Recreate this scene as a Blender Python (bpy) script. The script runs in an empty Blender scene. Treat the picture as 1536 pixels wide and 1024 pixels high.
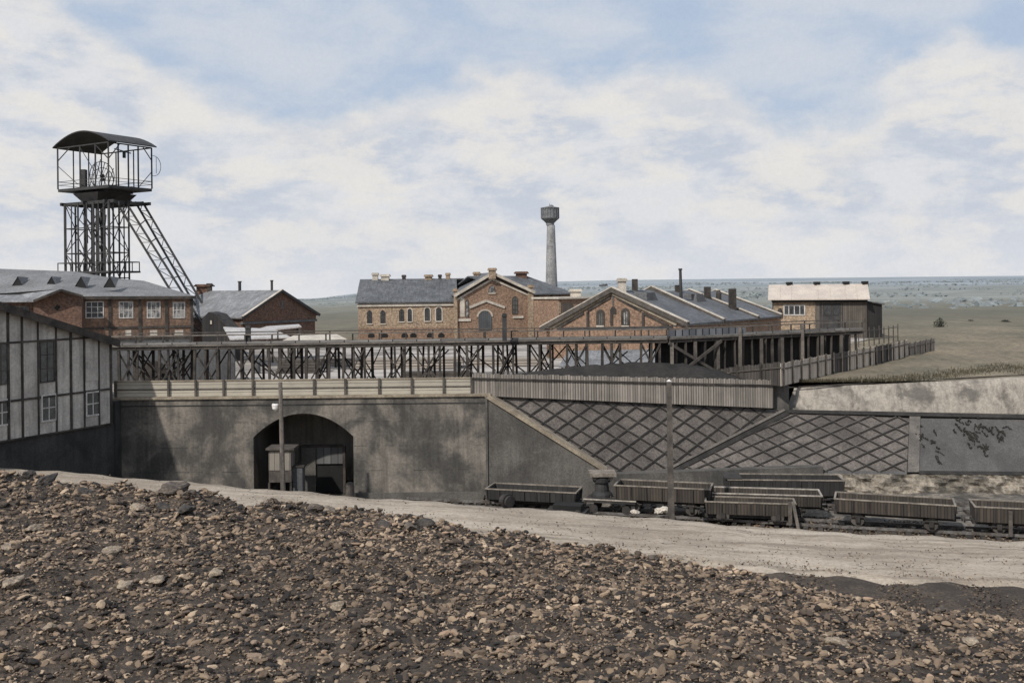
import bpy, math, random
import numpy as np
from mathutils import Vector, Matrix
random.seed(7)
rng = np.random.default_rng(11)
sc = bpy.context.scene
col = sc.collection
# ---------------------------------------------------------------- camera model (measured from the place)
F = 1500.0; CX = 768.0; HY = 430.0; ROLL = math.radians(0.6); EYE = 13.0
def uv_ray(px, py):
    dx, dy = px-CX, py-HY
    c, s = math.cos(ROLL), math.sin(ROLL)
    return (dx*c - dy*s)/F, -(dx*s + dy*c)/F
def pt(px, py, Y):
    a, b = uv_ray(px, py)
    return Vector((a*Y, Y, EYE + b*Y))
def onz(px, py, z):
    a, b = uv_ray(px, py)
    Y = (z-EYE)/b
    return Vector((a*Y, Y, z))
def xat(px, Y, py=500): return uv_ray(px, py)[0]*Y
def hit(px, py, p0, n):
    a, b = uv_ray(px, py)
    d = Vector((a, 1, b)); o = Vector((0, 0, EYE))
    return o + d*((p0-o).dot(n)/d.dot(n))

# ---------------------------------------------------------------- materials
def nt(name):
    m = bpy.data.materials.new(name); m.use_nodes = True
    t = m.node_tree
    b = t.nodes['Principled BSDF']
    return m, t, b
def node(t, typ, **kw):
    n = t.nodes.new(typ)
    for k, v in kw.items():
        if k in n.inputs.keys() if isinstance(k, str) else False: n.inputs[k].default_value = v
        else: setattr(n, k, v)
    return n
def mixc(t, fac, a, b, mode='MIX'):
    m = t.nodes.new('ShaderNodeMix'); m.data_type = 'RGBA'; m.blend_type = mode; m.clamp_factor = True
    for sock, v in ((m.inputs[0], fac), (m.inputs[6], a), (m.inputs[7], b)):
        if isinstance(v, bpy.types.NodeSocket): t.links.new(v, sock)
        elif isinstance(v, (tuple, list)): sock.default_value = (*v[:3], 1)
        else: sock.default_value = v
    return m.outputs[2]
def math_(t, op, a, b=None, c=None, clamp=False):
    m = t.nodes.new('ShaderNodeMath'); m.operation = op; m.use_clamp = clamp
    for i, v in enumerate((a, b, c)):
        if v is None: continue
        if isinstance(v, bpy.types.NodeSocket): t.links.new(v, m.inputs[i])
        else: m.inputs[i].default_value = v
    return m.outputs[0]
def noise(t, vec, scale, detail=5, rough=0.6, dist=0.0):
    n = t.nodes.new('ShaderNodeTexNoise'); n.inputs['Scale'].default_value = scale
    n.inputs['Detail'].default_value = detail; n.inputs['Roughness'].default_value = rough
    n.inputs['Distortion'].default_value = dist
    if vec is not None: t.links.new(vec, n.inputs['Vector'])
    return n.outputs['Fac']
def ramp(t, fac, lo, hi):
    m = t.nodes.new('ShaderNodeMapRange'); m.interpolation_type = 'SMOOTHSTEP'
    m.inputs['From Min'].default_value = lo; m.inputs['From Max'].default_value = hi
    t.links.new(fac, m.inputs['Value'])
    return m.outputs[0]
def mapping(t, vec, scale=(1,1,1), rot=(0,0,0)):
    m = t.nodes.new('ShaderNodeMapping'); m.inputs['Scale'].default_value = scale; m.inputs['Rotation'].default_value = rot
    t.links.new(vec, m.inputs['Vector']); return m.outputs[0]
def speck(t, vec, scale, detail=6, rough=0.75, lo=0.36, hi=0.64): return ramp(t, noise(t, vec, scale, detail, rough), lo, hi)
def bump(t, b, h, strength=0.5, dist=0.03):
    n = t.nodes.new('ShaderNodeBump'); n.inputs['Strength'].default_value = strength; n.inputs['Distance'].default_value = dist
    t.links.new(h, n.inputs['Height']); t.links.new(n.outputs[0], b.inputs['Normal'])
def pos(t): return t.nodes.new('ShaderNodeNewGeometry').outputs['Position']
def uvc(t): return t.nodes.new('ShaderNodeUVMap').outputs[0]

def dirty(name, c1, c2, scale=0.5, fine=14, streak=0.0, rough=0.9, bs=0.3, bd=0.03, contrast=(0.35,0.65), spots=0.25, metal=0):
    """weathered surface: two tones in large patches, fine grain and optional rain streaks"""
    m, t, b = nt(name)
    p = pos(t)
    big = ramp(t, noise(t, p, scale, 6, 0.65, 0.4), *contrast)
    c = mixc(t, big, c1, c2)
    f = noise(t, p, fine, 6, 0.7)
    c = mixc(t, min(1,spots*2.4), c, mixc(t, ramp(t, f, 0.30, 0.70), (0.50,0.50,0.50), (1.48,1.46,1.43)), 'MULTIPLY')
    if streak:
        sv = mapping(t, p, (1.6,1.6,0.12))
        s = ramp(t, noise(t, sv, 1.4, 5, 0.7), 0.4, 0.7)
        c = mixc(t, math_(t, 'MULTIPLY', s, streak), c, (c1[0]*0.3, c1[1]*0.3, c1[2]*0.3))
    t.links.new(c, b.inputs['Base Color'])
    b.inputs['Roughness'].default_value = rough; b.inputs['Metallic'].default_value = metal
    bump(t, b, f, bs, bd)
    return m

def brickm(name, c1, c2, mortar, bw=0.27, rh=0.085, soot=0.3):
    m, t, b = nt(name)
    u = uvc(t); p = pos(t)
    n = t.nodes.new('ShaderNodeTexBrick'); n.inputs['Scale'].default_value = 1
    n.inputs['Brick Width'].default_value = bw; n.inputs['Row Height'].default_value = rh
    n.inputs['Mortar Size'].default_value = 0.012; n.inputs['Bias'].default_value = 0.1
    n.inputs['Color1'].default_value = (*c1,1); n.inputs['Color2'].default_value = (*c2,1); n.inputs['Mortar'].default_value = (*mortar,1)
    t.links.new(u, n.inputs['Vector'])
    c = mixc(t, ramp(t, noise(t, p, 0.45, 5, 0.7), 0.35, 0.7), n.outputs['Color'], tuple(x*0.62 for x in c1))
    c = mixc(t, 0.75, c, mixc(t, speck(t, p, 4.5), (0.45,0.45,0.46), (1.55,1.53,1.48)), 'MULTIPLY')
    sv = mapping(t, p, (1.0,1.0,0.1))
    c = mixc(t, math_(t,'MULTIPLY', ramp(t, noise(t, sv, 1.2, 4, 0.7), 0.45, 0.75), soot), c, (0.03,0.028,0.027))
    t.links.new(c, b.inputs['Base Color']); b.inputs['Roughness'].default_value = 0.92
    bump(t, b, n.outputs['Fac'], -0.3, 0.01)
    return m

def boards(name, c1, c2, width=0.16, horizontal=False, gap=0.10, rough=0.88, dirt=0.5):
    """plank surface, boards separated by dark joints; every board its own tone"""
    m, t, b = nt(name)
    u = uvc(t); p = pos(t)
    sx = t.nodes.new('ShaderNodeSeparateXYZ'); t.links.new(u, sx.inputs[0])
    a = sx.outputs[1 if horizontal else 0]
    q = math_(t, 'DIVIDE', a, width)
    idx = math_(t, 'FLOOR', q); fr = math_(t, 'FRACT', q)
    wn = t.nodes.new('ShaderNodeTexWhiteNoise'); wn.noise_dimensions = '1D'; t.links.new(idx, wn.inputs['W'])
    c = mixc(t, wn.outputs['Value'], c1, c2)
    st = mapping(t, u, (1,14,1) if horizontal else (14,1,1))
    g = noise(t, st, 1.3, 5, 0.7)
    c = mixc(t, 0.6, c, mixc(t, g, (0.3,0.3,0.3), (1.7,1.65,1.6)), 'MULTIPLY')
    c = mixc(t, math_(t,'MULTIPLY', ramp(t, noise(t, p, 0.7, 4, 0.6), 0.4, 0.75), dirt), c, tuple(x*0.35 for x in c1))
    edge = math_(t, 'LESS_THAN', math_(t, 'ABSOLUTE', math_(t, 'SUBTRACT', fr, 0.5)), 0.5-gap/2)
    c = mixc(t, edge, (0.012,0.011,0.010), c)
    t.links.new(c, b.inputs['Base Color']); b.inputs['Roughness'].default_value = rough
    bump(t, b, math_(t, 'ADD', math_(t,'MULTIPLY',edge,0.6), math_(t,'MULTIPLY',g,0.25)), 0.5, 0.02)
    return m

def tiles(name, c1, c2, w=0.35, h=0.22, rough=0.7):
    m, t, b = nt(name)
    u = uvc(t); p = pos(t)
    n = t.nodes.new('ShaderNodeTexBrick'); n.inputs['Scale'].default_value = 1
    n.inputs['Brick Width'].default_value = w; n.inputs['Row Height'].default_value = h
    n.inputs['Mortar Size'].default_value = 0.014
    n.inputs['Color1'].default_value = (*c1,1); n.inputs['Color2'].default_value = (*c2,1)
    n.inputs['Mortar'].default_value = (c1[0]*0.4, c1[1]*0.4, c1[2]*0.4, 1)
    t.links.new(u, n.inputs['Vector'])
    c = mixc(t, ramp(t, noise(t, p, 0.5, 5, 0.7), 0.35, 0.7), n.outputs['Color'], tuple(x*0.65 for x in c1))
    sv = mapping(t, u, (2.2,0.25,1))
    c = mixc(t, 0.6, c, mixc(t, speck(t, sv, 2.2), (0.6,0.6,0.6), (1.4,1.4,1.4)), 'MULTIPLY')
    c = mixc(t, 0.45, c, mixc(t, speck(t, p, 6), (0.5,0.5,0.5), (1.5,1.5,1.5)), 'MULTIPLY')
    t.links.new(c, b.inputs['Base Color']); b.inputs['Roughness'].default_value = rough
    bump(t, b, n.outputs['Fac'], -0.4, 0.01)
    return m

M = {}
M['concrete'] = dirty('dark_weathered_concrete', (0.07,0.066,0.06), (0.24,0.212,0.18), 0.28, 6, 0.45, bs=0.4, contrast=(0.42,0.66), spots=0.2)
M['wing'] = dirty('wing_wall_concrete', (0.06,0.057,0.053), (0.13,0.12,0.108), 0.3, 10, 0.3)
M['plinth'] = dirty('tarred_plinth', (0.022,0.022,0.023), (0.05,0.049,0.047), 0.4, 10, 0.4)
M['coping'] = dirty('cream_coping', (0.33,0.28,0.21), (0.20,0.165,0.125), 0.9, 12, 0.0)
M['pale_wall'] = dirty('pale_mottled_wall', (0.38,0.34,0.29), (0.14,0.128,0.112), 0.42, 7, 0.6, bs=0.8, bd=0.08, contrast=(0.46,0.64), spots=0.15)
M['rubble_wall'] = dirty('rubble_base_wall', (0.30,0.26,0.21), (0.09,0.08,0.065), 0.9, 3.5, 0.1, bs=1.0, bd=0.15, contrast=(0.4,0.62), spots=0.45)
M['slab'] = dirty('stone_paving_slab', (0.078,0.068,0.062), (0.145,0.127,0.115), 0.5, 9, 0.15, bs=0.5, spots=0.35)
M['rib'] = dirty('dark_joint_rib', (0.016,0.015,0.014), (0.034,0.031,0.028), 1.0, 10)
M['rib_edge'] = dirty('rib_highlight_and_kerb', (0.085,0.076,0.068), (0.15,0.133,0.118), 1.0, 10)  # kerb tone, also the painted highlight along the lattice ribs
M['slope_panel'] = dirty('smooth_grey_panel', (0.066,0.064,0.062), (0.095,0.091,0.088), 0.6, 12, 0.12)
M['vine'] = dirty('dry_creeper', (0.015,0.014,0.011), (0.03,0.027,0.02), 2, 12)
M['steel'] = dirty('blackened_steel', (0.022,0.022,0.023), (0.045,0.043,0.042), 1.0, 10, rough=0.7)
M['steel_grey'] = dirty('grey_painted_steel', (0.06,0.062,0.065), (0.12,0.12,0.12), 1.0, 10, rough=0.7)
M['rail'] = dirty('rusty_rail', (0.10,0.085,0.075), (0.2,0.19,0.18), 2.0, 10, rough=0.5, metal=0.3)
M['black'] = dirty('soot_black', (0.006,0.006,0.006), (0.012,0.012,0.012), 1.0, 10)
M['timber'] = dirty('creosoted_timber', (0.024,0.021,0.019), (0.075,0.063,0.053), 0.9, 12, 0.3)
M['timber_pale'] = dirty('bleached_timber', (0.20,0.175,0.15), (0.10,0.088,0.078), 1.2, 14, 0.3)
M['timber_mid'] = dirty('grey_brown_timber', (0.11,0.095,0.082), (0.06,0.052,0.046), 1.5, 14, 0.3)
M['wheel'] = dirty('worn_wheel_iron', (0.05,0.044,0.038), (0.10,0.088,0.075), 2, 12, rough=0.6)
M['white'] = dirty('old_white_paint', (0.55,0.53,0.50), (0.38,0.36,0.34), 1.2, 12)
M['porcelain'] = dirty('white_porcelain', (0.75,0.73,0.70), (0.65,0.63,0.6), 2, 8, rough=0.3)
M['brick'] = brickm('red_brown_brick', (0.25,0.152,0.102), (0.16,0.1,0.072), (0.10,0.08,0.065))
M['brick_dark'] = brickm('dark_red_brick', (0.19,0.105,0.072), (0.125,0.072,0.054), (0.075,0.06,0.05))
M['brick_tan'] = brickm('tan_brick', (0.43,0.325,0.225), (0.31,0.22,0.15), (0.24,0.19,0.15), soot=0.2)
M['brick_warm'] = brickm('warm_brick', (0.345,0.22,0.15), (0.225,0.14,0.098), (0.16,0.12,0.09), soot=0.25)
M['trim'] = dirty('pale_stone_trim', (0.55,0.50,0.43), (0.38,0.34,0.29), 1.0, 12)
M['infill'] = dirty('grey_plaster_infill', (0.52,0.49,0.445), (0.36,0.335,0.305), 0.5, 7, 0.6, spots=0.15)
M['lower'] = dirty('blue_grey_plaster', (0.075,0.077,0.082), (0.11,0.11,0.115), 0.5, 9, 0.3)
M['glass'] = dirty('dark_window_glass', (0.03,0.032,0.035), (0.06,0.062,0.065), 1.5, 5, rough=0.25)
M['glass_pale'] = dirty('curtained_glass', (0.30,0.29,0.28), (0.09,0.09,0.09), 1.6, 5, rough=0.35, contrast=(0.45,0.55))
M['glass_grey'] = dirty('dusty_grey_glass', (0.065,0.066,0.062), (0.10,0.10,0.095), 1.5, 6, rough=0.4)
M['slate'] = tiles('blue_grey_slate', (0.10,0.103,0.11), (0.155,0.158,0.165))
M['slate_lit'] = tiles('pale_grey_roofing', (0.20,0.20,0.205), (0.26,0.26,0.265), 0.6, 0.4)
M['felt'] = dirty('grey_roofing_felt', (0.145,0.145,0.148), (0.20,0.20,0.205), 0.35, 6, 0.0, spots=0.35)
M['felt_dark'] = dirty('dark_roofing_felt', (0.07,0.07,0.073), (0.12,0.12,0.122), 0.35, 6, 0.0, spots=0.35)
M['tin'] = dirty('whitewashed_tin_roof', (0.52,0.45,0.39), (0.43,0.375,0.33), 0.5, 7, 0.0, spots=0.15)
M['pale_roof'] = dirty('pale_canvas_roof', (0.46,0.44,0.43), (0.34,0.325,0.315), 0.6, 7)
M['fence_rail'] = boards('pale_fence_boards', (0.50,0.465,0.39), (0.38,0.35,0.29), 0.24, True, 0.08, dirt=0.25)
M['fence_grey'] = boards('grey_fence_boards', (0.36,0.325,0.285), (0.20,0.18,0.158), 0.17, False, 0.14, dirt=0.45)
M['fence_pale'] = boards('bleached_fence_boards', (0.62,0.54,0.45), (0.46,0.40,0.335), 0.3, False, 0.05, dirt=0.3)
M['fence_dark'] = boards('dark_fence_boards', (0.085,0.075,0.068), (0.05,0.045,0.04), 0.25, False, 0.10)
M['bunker'] = boards('sooty_bunker_boards', (0.022,0.021,0.021), (0.042,0.038,0.036), 0.35, False, 0.12)
M['wagon'] = boards('wagon_planks', (0.078,0.064,0.051), (0.038,0.032,0.027), 0.16, False, 0.16, dirt=0.6)
M['wagon_dark'] = boards('sooty_wagon_planks', (0.038,0.036,0.034), (0.022,0.021,0.021), 0.3, False, 0.1, dirt=0.6)
M['wagon_frame'] = dirty('dark_wagon_iron', (0.022,0.020,0.019), (0.045,0.04,0.037), 2, 12, rough=0.75)
M['wagon_rim'] = dirty('worn_wagon_rim', (0.27,0.235,0.195), (0.14,0.12,0.10), 2, 12, rough=0.75)
M['wagon_rim_pale'] = dirty('bleached_wagon_rim', (0.42,0.38,0.33), (0.25,0.22,0.19), 2, 12, rough=0.75)
M['wood_dark_house'] = boards('dark_house_boards', (0.085,0.074,0.064), (0.13,0.11,0.092), 0.22, False, 0.08)
M['tower'] = dirty('weathered_tower_masonry', (0.31,0.305,0.305), (0.20,0.20,0.205), 0.25, 2.5, 0.3, spots=0.35)  # pale grey: distance haze is mixed into the masonry colour
M['tower_dark'] = dirty('dark_tower_tank', (0.19,0.195,0.205), (0.13,0.135,0.145), 0.3, 2.0, 0.2, spots=0.4)  # bluish grey, haze included in the tank colour
M['bush'] = dirty('dark_bush_leaves', (0.025,0.03,0.02), (0.05,0.05,0.035), 1, 6)
M['lumber'] = boards('fresh_lumber', (0.42,0.37,0.32), (0.28,0.25,0.215), 0.22, True, 0.16, dirt=0.3)
M['coal'] = dirty('coal_dust_mound', (0.014,0.013,0.012), (0.035,0.031,0.028), 0.5, 6, bs=1.0, bd=0.1)

# ground materials
def ground_mat():
    m, t, b = nt('plateau_grass_and_dirt')
    p = pos(t)
    s = t.nodes.new('ShaderNodeSeparateXYZ'); t.links.new(p, s.inputs[0])
    px_ = mapping(t, p, (1,1,1))
    # near grass: brown olive
    g = mixc(t, ramp(t, noise(t, px_, 0.09, 7, 0.7), 0.35, 0.65), (0.215,0.175,0.122), (0.125,0.108,0.074))
    g = mixc(t, 0.7, g, mixc(t, speck(t, p, 1.4, 9, 0.85), (0.4,0.4,0.4), (1.6,1.58,1.5)), 'MULTIPLY')
    # works yard, pale trodden dust left of the fence
    y_ = mixc(t, ramp(t, noise(t, mapping(t, p, (0.5,1.6,1)), 0.22, 6, 0.65), 0.38, 0.6), (0.12,0.108,0.097), (0.40,0.365,0.33))
    yardmask = math_(t, 'MULTIPLY', math_(t,'LESS_THAN', math_(t,'SUBTRACT',s.outputs[0],math_(t,'MULTIPLY',s.outputs[1],0.62)), -31.0), math_(t,'LESS_THAN', s.outputs[1], 122.0))
    c = mixc(t, yardmask, g, y_)
    # far fields: banded, greener, then bluish aerial haze tinted into the colour by distance
    dist = s.outputs[1]
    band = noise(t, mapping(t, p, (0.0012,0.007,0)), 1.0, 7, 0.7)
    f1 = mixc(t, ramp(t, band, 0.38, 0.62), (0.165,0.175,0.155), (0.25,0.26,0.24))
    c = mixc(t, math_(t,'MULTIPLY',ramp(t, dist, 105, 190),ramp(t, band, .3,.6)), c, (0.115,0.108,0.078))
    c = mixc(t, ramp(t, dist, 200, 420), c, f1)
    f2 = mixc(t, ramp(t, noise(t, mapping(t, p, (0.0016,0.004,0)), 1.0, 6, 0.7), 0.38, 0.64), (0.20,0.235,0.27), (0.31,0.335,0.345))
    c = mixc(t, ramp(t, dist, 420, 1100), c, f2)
    c = mixc(t, 0.45, c, mixc(t, speck(t, mapping(t, p, (0.09,0.03,0.05)), 1.0, 9, 0.85), (0.6,0.6,0.6), (1.35,1.35,1.35)), 'MULTIPLY')
    t.links.new(c, b.inputs['Base Color']); b.inputs['Roughness'].default_value = 1.0
    bump(t, b, noise(t, p, 1.2, 7, 0.7), 0.6, 0.15)
    return m
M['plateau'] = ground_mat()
def road_mat():
    m, t, b = nt('pale_dusty_road')
    p = pos(t)
    st = mapping(t, p, (0.25,1.3,1), (0,0,math.radians(6)))
    c = mixc(t, ramp(t, noise(t, st, 0.9, 8, 0.72), 0.36, 0.66), (0.50,0.43,0.35), (0.33,0.275,0.215))
    rut = ramp(t, noise(t, mapping(t, p, (0.035,0.9,1), (0,0,math.radians(5))), 1.6, 4, 0.6), 0.52, 0.64)
    c = mixc(t, math_(t, 'MULTIPLY', rut, 0.55), c, (0.19,0.15,0.115))
    c = mixc(t, ramp(t, noise(t, mapping(t, p, (0.6,2.6,1)), 1.6, 6, 0.7), 0.58, 0.70), c, (0.11,0.09,0.07))
    c = mixc(t, math_(t, 'MULTIPLY', ramp(t, noise(t, p, 0.12, 4, 0.6), 0.45, 0.65), 0.5), c, (0.25,0.20,0.155))
    c = mixc(t, 0.4, c, mixc(t, speck(t, p, 7), (0.6,0.6,0.6), (1.4,1.38,1.32)), 'MULTIPLY')
    t.links.new(c, b.inputs['Base Color']); b.inputs['Roughness'].default_value = 1.0
    bump(t, b, noise(t, mapping(t, p, (0.6,2,1)), 2.5, 8, 0.75), 0.9, 0.12)
    return m
M['road'] = road_mat()
M['ballast'] = dirty('black_ballast', (0.045,0.04,0.035), (0.11,0.095,0.078), 0.8, 6, bs=1.0, bd=0.1, spots=0.45)
M['yard_pale'] = dirty('sandy_yard', (0.20,0.175,0.145), (0.05,0.045,0.04), 0.5, 5, bs=1.0, bd=0.08, spots=0.4)
M['soil'] = dirty('dark_soil', (0.045,0.034,0.026), (0.10,0.075,0.055), 0.7, 9, bs=1.0, bd=0.12, spots=0.45)
def stone_mat():
    m, t, b = nt('spoil_stone')
    a = t.nodes.new('ShaderNodeAttribute'); a.attribute_name = 'tone'
    p = pos(t)
    c = mixc(t, 0.6, a.outputs['Color'], mixc(t, noise(t, p, 16, 6, 0.75), (0.35,0.34,0.33), (1.6,1.58,1.52)), 'MULTIPLY')
    t.links.new(c, b.inputs['Base Color']); b.inputs['Roughness'].default_value = 0.95
    bump(t, b, noise(t, p, 22, 6, 0.7), 0.6, 0.02)
    return m
M['stone'] = stone_mat()
M['boulder'] = dirty('brown_boulder', (0.15,0.12,0.095), (0.06,0.05,0.043), 2.5, 14, bs=0.9, bd=0.04, spots=0.45)
M['boulder_pale'] = dirty('tan_boulder', (0.33,0.27,0.20), (0.2,0.16,0.125), 2.5, 14, bs=0.9, bd=0.04, spots=0.4)
M['boulder_dark'] = dirty('black_shale_boulder', (0.03,0.027,0.025), (0.07,0.06,0.052), 2.5, 14, bs=0.9, bd=0.04, spots=0.4)

# ---------------------------------------------------------------- mesh building
ROOT = {}
class MB:
    def __init__(s): s.v = []; s.f = []; s.m = []; s.mi = 0
    def add(s, vs, fs):
        k = len(s.v); s.v += [tuple(v) for v in vs]
        for f in fs: s.f.append([k+i for i in f]); s.m.append(s.mi)
        return s
    def box(s, x0,x1,y0,y1,z0,z1):
        vs = [(x,y,z) for z in (z0,z1) for y in (y0,y1) for x in (x0,x1)]
        return s.add(vs, [(0,2,3,1),(4,5,7,6),(0,1,5,4),(2,6,7,3),(0,4,6,2),(1,3,7,5)])
    def hexa(s, b, t_):   # bottom 4 (ccw from above), top 4
        return s.add(list(b)+list(t_), [(3,2,1,0),(4,5,6,7),(0,1,5,4),(1,2,6,5),(2,3,7,6),(3,0,4,7)])
    def beam(s, p, q, w, h=None, up=(0,0,1)):
        p, q = Vector(p), Vector(q); h = h or w
        d = (q-p).normalized(); u = Vector(up)
        if abs(d.dot(u)) > 0.98: u = Vector((0,1,0))
        a = d.cross(u).normalized(); c = a.cross(d).normalized()
        a *= w/2; c *= h/2
        return s.hexa([p-a-c, p+a-c, q+a-c, q-a-c][::1], [p-a+c, p+a+c, q+a+c, q-a+c])
    def prism(s, pts, vec):
        pts = [Vector(p) for p in pts]; vec = Vector(vec); n = len(pts)
        return s.add(pts+[p+vec for p in pts], [tuple(range(n))[::-1], tuple(range(n,2*n))]+[(i,(i+1)%n,n+(i+1)%n,n+i) for i in range(n)])
    def slab(s, pts, th):   # polygon given a thickness downwards
        return s.prism(pts, (0,0,-th))
    def poly(s, pts): return s.add(pts, [tuple(range(len(pts)))])
    def tube(s, p, q, r0, r1=None, n=10, caps=True):
        p, q = Vector(p), Vector(q); r1 = r0 if r1 is None else r1
        d = (q-p).normalized(); u = Vector((0,0,1)) if abs(d.z) < 0.9 else Vector((1,0,0))
        a = d.cross(u).normalized(); b = d.cross(a)
        vs = [c + (a*math.cos(2*math.pi*i/n)+b*math.sin(2*math.pi*i/n))*r for c, r in ((p,r0),(q,r1)) for i in range(n)]
        fs = [(i,(i+1)%n,n+(i+1)%n,n+i) for i in range(n)]
        if caps: fs += [tuple(range(n))[::-1], tuple(range(n,2*n))]
        return s.add(vs, fs)
    def lathe(s, c, prof, n=24):
        c = Vector(c); k = len(prof)
        vs = [c + Vector((r*math.cos(2*math.pi*i/n), r*math.sin(2*math.pi*i/n), z)) for r, z in prof for i in range(n)]
        fs = [(j*n+i, j*n+(i+1)%n, (j+1)*n+(i+1)%n, (j+1)*n+i) for j in range(k-1) for i in range(n)]
        fs += [tuple(range(n))[::-1], tuple((k-1)*n+i for i in range(n))]
        return s.add(vs, fs)
    def build(s, name, mats, parent=None, local=False, smooth=False):
        if not isinstance(mats, (list, tuple)): mats = [mats]
        v = np.array(s.v, dtype=float)
        if parent is not None:
            off = Vector((0,0,0)) if local else ROOT[parent.name]
        else:
            off = Vector((0,0,0)) if local else Vector(((v[:,0].min()+v[:,0].max())/2, (v[:,1].min()+v[:,1].max())/2, v[:,2].min()))
        me = bpy.data.meshes.new(name)
        vv = v - np.array(off)
        me.from_pydata(vv.tolist(), [], s.f); me.validate(); 
        import bmesh
        bm = bmesh.new(); bm.from_mesh(me); bmesh.ops.recalc_face_normals(bm, faces=bm.faces); bm.to_mesh(me); bm.free()
        for m in mats: me.materials.append(m)
        if len(mats) > 1: me.polygons.foreach_set('material_index', s.m[:len(me.polygons)])
        uvl = me.uv_layers.new(name='UVMap')
        for p in me.polygons:
            n = p.normal
            tt = Vector((0,0,1)).cross(n)
            tt = Vector((1,0,0)) if tt.length < 0.05 else tt.normalized()
            bb = n.cross(tt)
            for li in p.loop_indices:
                co = Vector(vv[me.loops[li].vertex_index])
                uvl.data[li].uv = (co.dot(tt), co.dot(bb))
            p.use_smooth = smooth
        o = bpy.data.objects.new(name, me); col.objects.link(o)
        if parent is not None: o.parent = parent; ROOT[o.name] = off
        else: o.location = off; ROOT[o.name] = off
        return o
def tag(o, label=None, cat=None, group=None, kind=None):
    if label: o['label'] = label
    if cat: o['category'] = cat
    if group: o['group'] = group
    if kind: o['kind'] = kind
    return o
def thing(name, label, cat, loc=(0,0,0), rz=0, group=None):
    o = bpy.data.objects.new(name, None); col.objects.link(o)
    o.location = loc; o.rotation_euler = (0,0,rz); o.empty_display_size = 0.5
    ROOT[o.name] = Vector(loc)
    return tag(o, label, cat, group)
def copy_tree(o, parent=None):
    c = o.copy(); col.objects.link(c); c.parent = parent
    for ch in o.children: copy_tree(ch, c)
    return c

class Wall:
    """vertical wall plane through two ground points; s runs a->b, d is outward (towards the viewer side)"""
    def __init__(s, a, b):
        s.o = Vector((a[0], a[1])); t = Vector((b[0]-a[0], b[1]-a[1])); s.L = t.length; s.t = t.normalized()
        s.n = Vector((s.t.y, -s.t.x))
    def P(s, u, z, d=0):
        q = s.o + s.t*u + s.n*d; return Vector((q.x, q.y, z))
    def at(s, px, py):
        h = hit(px, py, Vector((s.o.x, s.o.y, 0)), Vector((s.n.x, s.n.y, 0)))
        return (h.x-s.o.x)*s.t.x + (h.y-s.o.y)*s.t.y, h.z
    def rect(s, mb, u0,u1,z0,z1,d0,d1):
        return mb.hexa([s.P(u0,z0,d1),s.P(u1,z0,d1),s.P(u1,z0,d0),s.P(u0,z0,d0)],[s.P(u0,z1,d1),s.P(u1,z1,d1),s.P(u1,z1,d0),s.P(u0,z1,d0)])
    def poly(s, mb, pts, d0, d1):
        n3 = Vector((s.n.x, s.n.y, 0))
        return mb.prism([s.P(u,z,d0) for u,z in pts], n3*(d1-d0))
def arch_pts(u0,u1,z0,z1,rise,n=8):
    """opening outline with a segmental top"""
    pts = [(u0,z0),(u1,z0)]
    for i in range(n+1):
        a = i/n; u = u1+(u0-u1)*a
        pts.append((u, z1-rise+rise*math.sin(math.pi*a)))
    return pts
def window(w, par, u0,u1,z0,z1, arch=0.0, glass='glass', frame='white', fw=0.06, nx=2, nz=2, d=0.0, sill=None, surround=None):
    """a framed window as a part of `par`; pane as sub-part"""
    mb = MB()
    outer = arch_pts(u0,u1,z0,z1,arch) if arch else [(u0,z0),(u1,z0),(u1,z1),(u0,z1)]
    g = MB(); w.poly(g, outer, d-0.02, d+0.012)
    w.rect(mb, u0,u0+fw,z0,z1-arch,d,d+0.05); w.rect(mb, u1-fw,u1,z0,z1-arch,d,d+0.05)
    w.rect(mb, u0+fw,u1-fw,z0,z0+fw,d,d+0.048)
    if arch:
        k = 8
        for i in range(k):
            a0, a1 = i/k, (i+1)/k
            f = lambda a: (u1+(u0-u1)*a, z1-arch+arch*math.sin(math.pi*a))
            (ua,za),(ub,zb) = f(a0), f(a1)
            w.poly(mb, [(ua,za),(ub,zb),(ub,zb-fw),(ua,za-fw)], d, d+0.052)
    else: w.rect(mb, u0+fw,u1-fw,z1-fw,z1,d,d+0.048)
    for i in range(1,nx):
        u = u0+(u1-u0)*i/nx; w.rect(mb, u-fw*.35,u+fw*.35,z0+fw,z1-fw,d,d+0.035)
    for i in range(1,nz):
        z = z0+(z1-z0)*i/nz; w.rect(mb, u0+fw,u1-fw,z-fw*.35,z+fw*.35,d,d+0.03)
    o = mb.build('window', M[frame], par)
    g.build('pane', M[glass], o)
    if sill:
        q = MB(); w.rect(q, u0-0.08,u1+0.08,z0-0.14,z0-0.003,d,d+0.12); q.build('sill', M[sill], o)
    if surround:
        q = MB(); e = 0.14
        w.rect(q, u0-e,u0-0.003,z0,z1-arch,d,d+0.06); w.rect(q, u1+0.003,u1+e,z0,z1-arch,d,d+0.06)
        k = 8
        for i in range(k):
            f = lambda a, r: ((u0+u1)/2+((u1-u0)/2+r)*math.cos(math.pi*a), z1-arch+(arch+r)*math.sin(math.pi*a)) if arch else None
            if arch:
                a0,a1 = i/k,(i+1)/k
                w.poly(q, [f(a0,0.003),f(a0,e),f(a1,e),f(a1,0.003)], d, d+0.062)
        if not arch: w.rect(q, u0-e,u1+e,z1+0.003,z1+e,d,d+0.061)
        q.build('surround', M[surround], o)
    return o
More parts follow.
